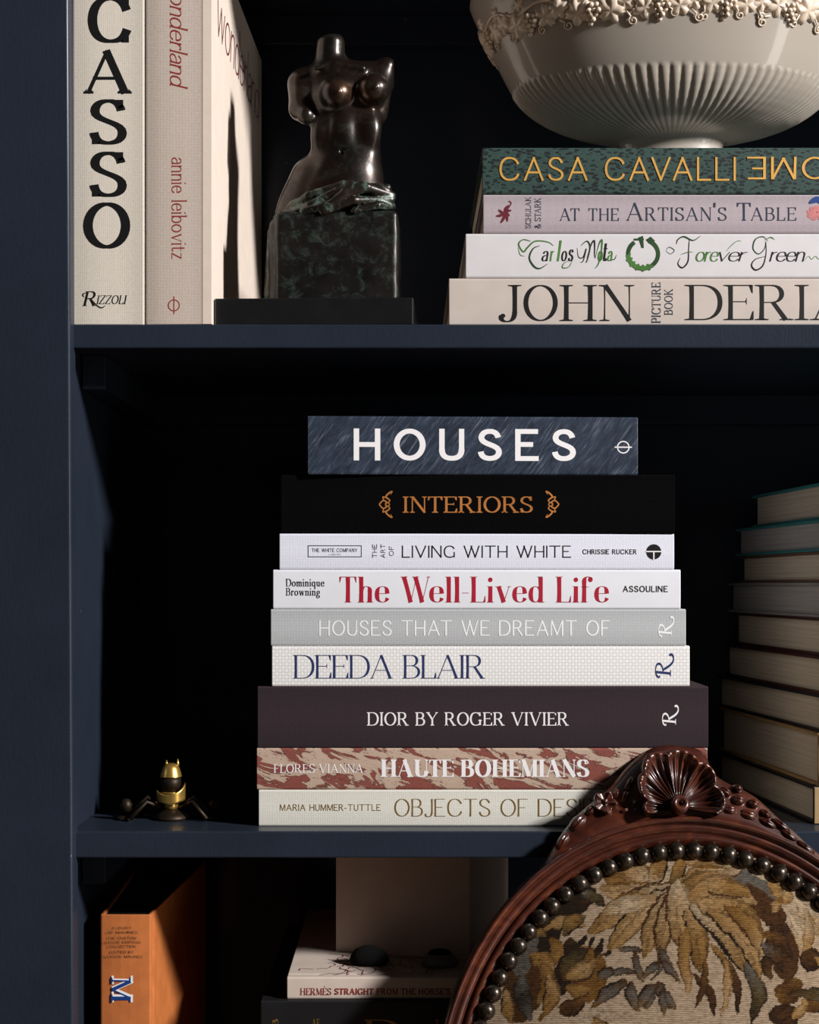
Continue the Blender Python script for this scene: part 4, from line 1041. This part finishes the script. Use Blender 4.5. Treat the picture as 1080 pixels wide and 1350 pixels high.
# ------------------------------------------------------------------ THE CHAIR
LEAN = R(18)
EV = Vector((0, sin(LEAN), cos(LEAN))); EU = Vector((1, 0, 0)); EW = Vector((0, -cos(LEAN), sin(LEAN)))
CO = Vector((.2032, -.0245, -.2235))+EU*.0020+EV*(-.1660)            # centre of the oval
AX, BXX = .1640, .1640*1.17
ch = empty('chair', (CO.x, CO.y-.18, FL), 'carved mahogany chair with oval back, brown floral tapestry and dark nail heads', 'chair')
def cw(u, v_, w): return CO+EU*u+EV*v_+EW*w-ch.location
def onpx(px, py, w=0.0):
    """point on the chair's back plane (raised by w) behind a pixel of the photograph -> plane coordinates"""
    d = Vector(((px-540)/F, 1, (HY-py)/F)); c = Vector((0, -CD, 0)); o = CO+EW*w
    t = (o-c).dot(EW)/d.dot(EW); p = c+d*t-CO; return p.dot(EU), p.dot(EV)
def roll(u, v_):
    e = (hypot(u/AX, v_/BXX)-1)*.17-.022; return -.24*max(0, e)
def oncrest(px, py, w):
    w_ = w
    for _ in range(5): u, v_ = onpx(px, py, w_); w_ = w+roll(u, v_)
    return u, v_
def ept(t, s):
    x, y = AX*cos(t), BXX*sin(t); n = Vector((cos(t)/AX, sin(t)/BXX)).normalized(); return x+n.x*s, y+n.y*s
pr = [(.0035, -.010), (.0035, .0012), (.0062, .0028), (.0078, .0052), (.0098, .0060), (.0118, .0056), (.0124, .0026), (.0136, .0022), (.0148, .0046), (.0170, .0062), (.0192, .0060), (.0202, .0040), (.0210, .0066),
      (.0224, .0092), (.0238, .0096), (.0250, .0086), (.0260, .0062), (.0268, .0020), (.0275, -.004), (.0272, -.009), (.0250, -.0115), (.0060, -.0115)]
v = []; f = []; n = 240; m = len(pr)
for i in range(n):
    for s_, w in pr: v.append(cw(*ept(2*pi*i/n, s_*.98), w))
for i in range(n):
    for j in range(m): a, b = i*m, ((i+1) % n)*m; f.append((a+j, b+j, b+(j+1) % m, a+(j+1) % m))
mesh('oval_frame', v, f, M['wood'], ch, True)
# nail heads
pv = []; pf2 = []
o = lathe('nail', [(0, .0058), (.0020, .0055), (.0038, .0046), (.0052, .0030), (.0059, .0010), (.0058, -.001)], M['nail'], None, 20); nm = o.data; bpy.data.objects.remove(o)
for q_ in nm.vertices: q_.co *= 1.1
per = [0]; tt = [2*pi*i/1440 for i in range(1441)]
for a, b in zip(tt, tt[1:]): p, q = ept(a, 0), ept(b, 0); per.append(per[-1]+hypot(p[0]-q[0], p[1]-q[1]))
NN = round(per[-1]/.0129); B3 = Matrix((EU, EV, EW)).transposed()
for i in range(NN):
    t = tt[int(np.searchsorted(per, (i+.35)*per[-1]/NN)) % 1440]; o = bpy.data.objects.new('nail', nm); link(o, ch)
    u, v_ = ept(t, 0); o.matrix_local = Matrix.Translation(cw(u, v_, .0055)) @ B3.to_4x4() @ Matrix.Rotation(i*1.3, 4, 'Z') @ Matrix.Diagonal((1, 1.0+.04*sin(i*2.1), 1, 1))
# tapestry pad: domed grid with a woven floral colouring held in a colour attribute
NU, NV = 430, 500
uu = np.linspace(-1, 1, NU); vv_ = np.linspace(-1, 1, NV)
U0, V0 = np.meshgrid(uu, vv_, indexing='ij')
# square to disc mapping keeps a clean elliptical rim
UD = U0*np.sqrt(1-V0**2/2); VD = V0*np.sqrt(1-U0**2/2)
U = UD*(AX+.0045); V = VD*(BXX+.0045); rho = np.sqrt(UD**2+VD**2)
Wd = .0015+.026*np.clip(1-rho**2.4, 0, 1)
kc = (CD+CO.y-.01)/F
wk = (CD+CO.y+V*sin(LEAN)-.01)/F
PX = 540+(CO.x+U)/wk; PY = HY-(CO.z+V*cos(LEAN))/wk      # the pattern was drawn in photograph pixels, here turned into plane coordinates
PX0, PY0 = PX.copy(), PY.copy()
rgn = np.random.RandomState(5)
def vnoise(x, y, s, seed):
    r_ = np.random.RandomState(seed); g = r_.rand(64, 64); xi = x/s; yi = y/s; x0 = np.floor(xi).astype(int); y0 = np.floor(yi).astype(int); fx = xi-x0; fy = yi-y0
    fx = fx*fx*(3-2*fx); fy = fy*fy*(3-2*fy); gg = lambda a, b: g[a % 64, b % 64]
    return (gg(x0, y0)*(1-fx)+gg(x0+1, y0)*fx)*(1-fy)+(gg(x0, y0+1)*(1-fx)+gg(x0+1, y0+1)*fx)*fy
PX = PX+(vnoise(PX, PY, 9, 1)-.5)*4.5+(vnoise(PX, PY, 2.0, 3)-.5)*2.6; PY = PY+(vnoise(PX0, PY, 9, 2)-.5)*4.5+(vnoise(PX0, PY, 2.0, 4)-.5)*1.8
CC = lambda *c: np.array(lin(c))
beige, cream_, tan_, gold_, ochre, brown, dark, olive, grey_ = CC(198, 174, 148), CC(212, 188, 156), CC(190, 154, 108), CC(164, 124, 70), CC(132, 94, 46), CC(88, 58, 34), CC(50, 38, 28), CC(98, 82, 50), CC(112, 106, 98)
color = np.ones(PX.shape+(3,))*beige
color *= (1+.10*(vnoise(PX0, PY0, 14, 9)-.5))[..., None]
hatch = .6*vnoise(PX0*.55, PY0*1.6, 2.4, 12)+.4*vnoise(PX0, PY0, 1.6, 13)
def leafp(x0, y0, x1, y1, w, bend=0, base=gold_, mid=None, tip=None, edge=dark, ew=.24, vein=None, tooth=0, rnd=1.0):
    """curved tapered petal from (x0,y0) to (x1,y1), half-width w, shaded from base to tip and outlined"""
    global color
    dx, dy = x1-x0, y1-y0; L = hypot(dx, dy); tx_, ty_ = dx/L, dy/L; ax = (PX-x0)*tx_+(PY-y0)*ty_; pe = -(PX-x0)*ty_+(PY-y0)*tx_
    t = ax/L; off_ = bend*np.sin(np.clip(t, 0, 1)*pi); pe = pe-off_
    hw = w*np.power(np.clip(np.sin(np.clip(t, 0, 1)**.85*pi), 0, 1), .62*rnd)
    if tooth: hw = hw*(1+.22*np.sin(t*tooth*2*pi))
    q = np.abs(pe)/np.maximum(hw, .01); inside = (t > 0) & (t < 1) & (q < 1)
    mid = base if mid is None else mid; tip = mid if tip is None else tip
    tt_ = np.clip(t+(hatch-.5)*.5, 0, 1)[..., None]
    c = np.where(tt_ < .5, base+(mid-base)*tt_*2, mid+(tip-mid)*(tt_*2-1))
    side = np.clip(.5+pe/np.maximum(hw, .01)*.5+(hatch-.5)*.9, 0, 1)[..., None]
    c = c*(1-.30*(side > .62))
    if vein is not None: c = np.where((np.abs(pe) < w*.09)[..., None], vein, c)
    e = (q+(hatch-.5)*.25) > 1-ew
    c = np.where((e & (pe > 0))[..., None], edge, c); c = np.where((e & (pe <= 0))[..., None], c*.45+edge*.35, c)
    rib = np.sin(pe/max(w, 1)*9+t*2) > .82; c = np.where((rib & (w > 12) & (tt_[..., 0] > .35))[..., None], c*.62, c)
    color = np.where(inside[..., None], c, color)
def blob(x, y, rx, ry, c, edge=None, a=0):
    global color
    ca, sa = cos(R(a)), sin(R(a)); p = (PX-x)*ca+(PY-y)*sa; q = -(PX-x)*sa+(PY-y)*ca; d = np.sqrt((p/rx)**2+(q/ry)**2)
    color = np.where((d < 1)[..., None], c*(1-.35*((hatch > .6)[..., None])), color)
    if edge is not None: color = np.where(((d < 1) & (d > .78))[..., None], edge, color)
# dark, grey and pale woven patches behind the flowers
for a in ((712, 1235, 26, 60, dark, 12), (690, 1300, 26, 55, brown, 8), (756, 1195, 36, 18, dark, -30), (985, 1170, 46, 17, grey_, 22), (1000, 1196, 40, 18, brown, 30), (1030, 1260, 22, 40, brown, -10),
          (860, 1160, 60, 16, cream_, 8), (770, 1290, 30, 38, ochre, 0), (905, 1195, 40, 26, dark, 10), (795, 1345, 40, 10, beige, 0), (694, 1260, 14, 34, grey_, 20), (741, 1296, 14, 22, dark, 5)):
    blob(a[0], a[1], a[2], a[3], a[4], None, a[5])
# upper leaves, either side of the top
leafp(870, 1180, 795, 1150, 22, -4, tan_, gold_, ochre, brown); leafp(866, 1172, 806, 1138, 15, 3, cream_, tan_, gold_, ochre)
leafp(862, 1176, 792, 1176, 16, -6, cream_, tan_, tan_, ochre); leafp(862, 1178, 880, 1128, 12, -4, cream_, gold_, gold_, dark)
leafp(884, 1172, 902, 1124, 9, 5, olive, gold_, gold_, dark); leafp(896, 1178, 984, 1150, 18, -9, gold_, tan_, cream_, brown)
leafp(896, 1190, 960, 1160, 17, -7, olive, gold_, tan_, dark); leafp(905, 1140, 972, 1146, 13, -7, tan_, gold_, cream_, ochre)
leafp(900, 1196, 1000, 1196, 25, -14, gold_, tan_, tan_, brown); leafp(930, 1176, 992, 1186, 12, -4, tan_, gold_, gold_, brown)
# great central bloom: long drooping petals
leafp(905, 1178, 775, 1236, 20, 10, cream_, tan_, gold_, brown, .2); leafp(900, 1176, 800, 1262, 17, 10, cream_, tan_, gold_, dark, .2)
leafp(902, 1172, 846, 1270, 17, 8, cream_, tan_, gold_, brown); leafp(898, 1170, 865, 1274, 15, 4, cream_, tan_, ochre, brown, .28)
leafp(892, 1164, 895, 1262, 17, 0, cream_, tan_, gold_, brown, .22); leafp(862, 1190, 792, 1212, 13, 4, tan_, cream_, tan_, ochre, .15)
leafp(905, 1205, 918, 1290, 14, -6, tan_, gold_, ochre, dark); leafp(902, 1230, 905, 1320, 9, 5, gold_, gold_, tan_, brown)
leafp(910, 1200, 980, 1290, 20, -14, cream_, tan_, gold_, dark, .3); leafp(920, 1196, 1002, 1270, 24, -20, tan_, gold_, gold_, olive, .22)
leafp(930, 1206, 998, 1310, 13, -18, gold_, tan_, gold_, dark, .3); leafp(955, 1200, 1002, 1268, 12, -10, ochre, gold_, tan_, brown)
leafp(934, 1250, 968, 1345, 7, -12, gold_, brown, dark, dark); leafp(978, 1278, 985, 1358, 11, -14, grey_, olive, dark, dark); leafp(908, 1290, 938, 1350, 6, -8, brown, brown, dark, dark)
leafp(925, 1270, 912, 1338, 5, -6, ochre, brown, brown, dark); leafp(950, 1262, 945, 1350, 5, -8, gold_, tan_, tan_, brown)
# dark fringe under the bloom
for a in ((786, 1240, 770, 1262), (796, 1243, 782, 1274), (772, 1240, 760, 1258), (806, 1262, 792, 1268)): leafp(a[0], a[1], a[2], a[3], 3.4, 1, dark, dark, brown, dark)
# small sprays on the pale ground
for a in ((845, 1262, 812, 1258, 5), (836, 1290, 786, 1290, 6), (835, 1262, 846, 1304, 6), (870, 1275, 846, 1296, 6), (866, 1256, 884, 1285, 6), (856, 1300, 880, 1266, 3), (872, 1272, 892, 1302, 5), (824, 1300, 779, 1336, 9), (828, 1300, 838, 1342, 8), (858, 1318, 848, 1340, 7),
          (862, 1302, 888, 1340, 9), (862, 1304, 840, 1335, 9), (872, 1310, 872, 1345, 6), (808, 1286, 785, 1300, 7)):
    leafp(a[0], a[1], a[2], a[3], a[4], 2, brown, grey_, ochre, dark, .35)
# left: ochre scrolls and dark leaves
leafp(716, 1230, 776, 1226, 9, -8, gold_, tan_, gold_, dark); leafp(730, 1240, 722, 1282, 12, -8, ochre, gold_, ochre, dark); leafp(742, 1238, 775, 1212, 10, -6, olive, gold_, olive, dark)
leafp(752, 1240, 764, 1276, 11, 5, brown, dark, dark, dark); leafp(700, 1262, 722, 1300, 14, -8, gold_, gold_, tan_, brown); leafp(716, 1276, 708, 1330, 13, -10, gold_, ochre, gold_, brown)
leafp(722, 1290, 712, 1352, 11, -10, tan_, gold_, ochre, dark); leafp(688, 1290, 700, 1352, 12, 4, grey_, dark, grey_, dark); leafp(668, 1310, 676, 1356, 9, 3, tan_, gold_, gold_, dark)
leafp(770, 1256, 742, 1300, 12, 6, dark, olive, brown, dark); leafp(745, 1296, 790, 1272, 13, 3, gold_, tan_, ochre, brown); leafp(745, 1312, 778, 1310, 10, 2, ochre, gold_, gold_, brown)
leafp(735, 1340, 772, 1322, 12, 4, brown, brown, ochre, dark); leafp(700, 1222, 722, 1240, 9, 3, olive, gold_, olive, dark); leafp(766, 1180, 800, 1200, 8, -2, grey_, olive, dark, dark); leafp(745, 1205, 780, 1192, 7, 3, dark, dark, brown, dark)
# right: ochre flower, cream fan and dark leaves
leafp(1030, 1190, 1016, 1164, 9, 3, tan_, gold_, tan_, brown); leafp(1032, 1196, 1044, 1176, 8, 3, gold_, tan_, tan_, ochre); leafp(1030, 1192, 1018, 1210, 7, 3, gold_, tan_, gold_, brown); blob(1030, 1190, 5, 5, ochre)
leafp(1080, 1240, 1052, 1186, 16, 5, tan_, cream_, cream_, ochre, .12); leafp(1075, 1245, 1060, 1200, 13, -4, cream_, tan_, cream_, gold_, .12); leafp(1064, 1262, 1044, 1208, 14, 4, tan_, cream_, cream_, gold_, .14); leafp(1062, 1268, 1066, 1215, 8, 2, gold_, tan_, cream_, ochre)
leafp(1004, 1216, 1040, 1236, 11, -4, brown, brown, dark, dark, tooth=5); leafp(1004, 1236, 1042, 1272, 9, -7, ochre, brown, dark, dark, tooth=5); leafp(1002, 1250, 1030, 1290, 9, -3, grey_, brown, dark, dark)
leafp(1006, 1266, 1012, 1300, 7, 2, dark, brown, olive, dark); leafp(1056, 1262, 1082, 1282, 16, 0, brown, brown, dark, dark); leafp(1020, 1326, 1052, 1296, 17, 3, ochre, brown, ochre, brown)
leafp(1062, 1340, 1082, 1310, 14, 4, brown, ochre, gold_, dark); leafp(1012, 1356, 1050, 1338, 20, 3, dark, brown, dark, dark); leafp(1040, 1352, 1062, 1322, 7, 2, gold_, tan_, gold_, ochre)
# the rest of the oval, out of the picture: the same kind of sprays
rr_ = random.Random(4)
for i in range(70):
    a = rr_.uniform(0, 6.28); x, y = rr_.uniform(640, 1190), rr_.uniform(1372, 1800)
    if rr_.random() < .3: x, y = rr_.uniform(1100, 1200), rr_.uniform(1180, 1380)
    leafp(x, y, x+rr_.uniform(25, 80)*cos(a), y+rr_.uniform(25, 80)*sin(a), rr_.uniform(7, 20), rr_.uniform(-10, 10), *rr_.choice([(cream_, tan_, gold_, brown), (tan_, gold_, ochre, dark), (grey_, olive, brown, dark)]))
verts = [cw(float(a), float(b), float(c)) for a, b, c in zip(U.ravel(), V.ravel(), Wd.ravel())]
ii = np.arange(NU*NV).reshape(NU, NV); fc = np.stack([ii[:-1, :-1], ii[1:, :-1], ii[1:, 1:], ii[:-1, 1:]], -1).reshape(-1, 4)
me = bpy.data.meshes.new('tapestry_pad'); me.from_pydata([tuple(q) for q in verts], [], fc.tolist()); me.materials.append(M['tapestry'])
me.polygons.foreach_set('use_smooth', [True]*len(me.polygons))
ca = me.color_attributes.new('weave', 'FLOAT_COLOR', 'POINT')
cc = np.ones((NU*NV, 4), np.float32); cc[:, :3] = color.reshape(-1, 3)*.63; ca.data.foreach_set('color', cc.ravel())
link(bpy.data.objects.new('tapestry_pad', me), ch)
# padded back of the chair: plain board behind
v = []; n = 64
for w in (-.003, -.0105):
    v += [cw(*ept(2*pi*i/n, .004), w) for i in range(n)]
mesh('back_board', v, [tuple(range(n)), tuple(range(2*n-1, n-1, -1))]+[(i, (i+1) % n, n+(i+1) % n, n+i) for i in range(n)], M['wood'], ch)
# crest: solid carved block following the photograph's outline, softly domed
out = [(703, 1160), (716, 1139), (728, 1118), (741, 1098), (757, 1079), (772, 1065), (786, 1053), (800, 1042), (812, 1029), (824, 1014), (838, 1000), (852, 990), (866, 984), (884, 982), (904, 984), (922, 988), (932, 998), (938, 1014), (948, 1025), (962, 1033), (980, 1041), (998, 1052), (1014, 1066), (1030, 1081), (1047, 1096), (1064, 1112), (1084, 1128), (1106, 1146)]
oc = curve(out, 4); n = len(oc); v = []; f = []
rows = [(0, -.0065), (0, -.004), (.10, 0), (.35, .0025), (.70, .0045), (1.0, .0055), (1.0, -.0065)]
for p in oc:
    u, vv = oncrest(p.x, p.y, -.003)
    t = atan2(vv/BXX, u/AX); iu, iv = ept(t, .021)
    for q, w in rows: a_, b_ = u+(iu-u)*q, vv+(iv-vv)*q; v.append(cw(a_, b_, w+roll(a_, b_)))
m = len(rows)
for i in range(n-1):
    for j in range(m): f.append((i*m+j, (i+1)*m+j, (i+1)*m+(j+1) % m, i*m+(j+1) % m))
f.append(tuple(range(m))); f.append(tuple((n-1)*m+j for j in range(m)))
mesh('crest', v, f, M['wood'], ch, True)
def relief(name, cx, cy, Rf, hf, nr=16, na=120, a0=0, a1=360, w0=.006):
    """polar relief carved on the crest: Rf(angle) gives the outline in pixels, hf(rho, angle) the height"""
    cu, cv = oncrest(cx, cy, w0); v = []; f = []; full = abs(a1-a0) >= 360
    def cr(u, v_, w): return cw(u, v_, w+roll(u, v_))
    for j in range(nr+1):
        for i in range(na+(0 if full else 1)):
            a = R(a0+(a1-a0)*i/na); rr = Rf(a)*kc*j/nr; h = hf(j/nr, a) if j < nr else hf(.98, a)-.003
            v.append(cr(cu+rr*cos(a), cv+rr*sin(a), w0+h))
    na2 = na if full else na+1
    j = nr; b = len(v)
    for i in range(na2): a = R(a0+(a1-a0)*i/na); v.append(cr(cu+Rf(a)*kc*.97*cos(a), cv+Rf(a)*kc*.97*sin(a), w0-.007))
    for j in range(nr+1):
        for i in range(na if full else na):
            p, q = j*na2+i, j*na2+(i+1) % na2; f.append((p, q, q+na2, p+na2))
    return mesh(name, v, f, M['wood'], ch, True)
lobes = [(-14, 28), (28, 62), (62, 98), (98, 134), (134, 172), (172, 198)]
rad_ = {-14: 56, 0: 60, 28: 62, 45: 68, 62: 74, 80: 76, 98: 78, 116: 76, 134: 68, 152: 56, 172: 46, 186: 46, 198: 46}
ks = sorted(rad_)
def lobe_at(a):
    d = math.degrees(a)
    for l0, l1 in lobes:
        if l0 <= d <= l1: return (d-l0)/(l1-l0)
    return 0
def Rshell(a):
    d = min(max(math.degrees(a), -14), 198); r = np.interp(d, ks, [rad_[k_] for k_ in ks]); return r*1.1*(.90+.12*sin(pi*lobe_at(a))**.6)
def hshell(rho, a):
    t = lobe_at(a); cupp = sin(pi*t)
    h = .002+.0085*rho**1.5+.0025*exp(-((rho-.93)/.07)**2)
    h -= .0042*cupp*(sin(pi*min(1, max(0, (rho-.25)/.72))))        # each lobe hollowed
    h += .0010*cos(t*2*pi*4)*(min(1, rho*3))*(1-max(0, rho-.8)*4.5)  # raised ribs
    h -= .004*max(0, rho-.95)/.05
    return h
relief('carved_shell', 893, 1064, Rshell, hshell, 26, 260, -14, 198, .0055)
def ring_boss(rho, a): return .012*math.sqrt(max(0, 1-(rho-.62)**2/.16)) if rho < .99 else 0
relief('carved_boss', 893, 1064, lambda a: 13.5, lambda r, a: .0145+.0030*(1-((r-.6)/.42)**2)-.0, 12, 40, w0=.002)
fl5 = lambda a: 17*(.78+.26*abs(cos(2.5*a+.4)))
relief('carved_flower', 797, 1059, fl5, lambda r, a: .0030+.0050*r*(1-.0*r)-.0030*abs(sin(2.5*a+.4))*r+(.004*max(0, 1-r*4)), 10, 90, w0=.0025)
def cleaf(cx, cy, L, w, ang, h=.0045, w0=.003):
    return relief('carved_leaf', cx, cy, lambda a: 1/math.sqrt((cos(a-R(ang))/L)**2+(sin(a-R(ang))/w)**2), lambda r, a: h*(1-r**2.5)-.0012*exp(-((r*sin(a-R(ang)))/.12)**2), 8, 36, w0=w0)
for a in ((762, 1084, 17, 9, 45), (742, 1108, 17, 7, 55), (778, 1068, 9, 7, 40), (824, 1050, 13, 5, 60), (836, 1062, 11, 4.5, 95), (824, 1069, 10, 4, 20), (812, 1046, 8, 5, 75), (830, 1033, 14, 5, 60),
          (957, 1044, 10, 6.5, -40), (974, 1055, 10.5, 8.5, -15), (994, 1059.5, 9, 7, -30), (962, 1067.5, 12, 8.5, -10), (987, 1074.5, 14.5, 8.5, -20), (973, 1039, 8, 5, -30), (1010, 1073, 10, 6, -40), (1012, 1085, 17, 5.5, -32), (1030, 1088, 17, 5.5, -38), (1040, 1101, 17, 5, -36), (1062, 1117, 18, 5, -38)):
    cleaf(*a, h=.0042 if a[0] < 900 else .0050)
# the rest of the chair (below the picture): back posts, seat and four turned legs
SZ = .47
for sx in (-1, 1):
    lp = [cw(sx*.10, -BXX-.012, -.008), Vector((sx*.115, .125, SZ+.02)), Vector((sx*.13, .12, SZ-.04))]
    tube('back_post', lp, [.016, .017, .018], M['wood'], ch, 12)
v = []; n = 48; 
def seat_ring(s_, z): return [Vector((.235*s_*(abs(cos(t))**.7)*(1 if cos(t) > 0 else -1), -.075+.215*s_*(abs(sin(t))**.7)*(1 if sin(t) > 0 else -1), z)) for t in [2*pi*i/n for i in range(n)]]
def stack(name, rings, mat):
    v = [p for r_ in rings for p in r_]; f = [tuple(range(n)), tuple(range((len(rings)-1)*n, len(rings)*n))]
    for j in range(len(rings)-1):
        for i in range(n): f.append((j*n+i, j*n+(i+1) % n, (j+1)*n+(i+1) % n, (j+1)*n+i))
    return mesh(name, v, f, mat, ch, True)
stack('seat_rail', [seat_ring(.94, SZ-.075), seat_ring(1.0, SZ-.06), seat_ring(1.0, SZ-.02), seat_ring(.97, SZ-.012)], M['wood'])
tpm = plain('plain_seat_tapestry', tuple(beige*.8), .9, 0, .1, 0, .3)
stack('seat_cushion', [seat_ring(.93, SZ-.012), seat_ring(.96, SZ+.01), seat_ring(.90, SZ+.032), seat_ring(.6, SZ+.044), seat_ring(.15, SZ+.048)], tpm)
for sx in (-1, 1):
    for y in (-.235, .09):
        px_, py_ = sx*.175, y
        tube('leg', [(px_, py_, SZ-.03), (px_*1.04, py_*1.03, SZ-.10), (px_*1.06, py_*1.05, .30), (px_*1.04, py_*1.02, .14), (px_*1.08, py_*1.06, .03), (px_*1.12, py_*1.1, 0)], [.026, .028, .020, .014, .013, .018], M['wood'], ch, 14)
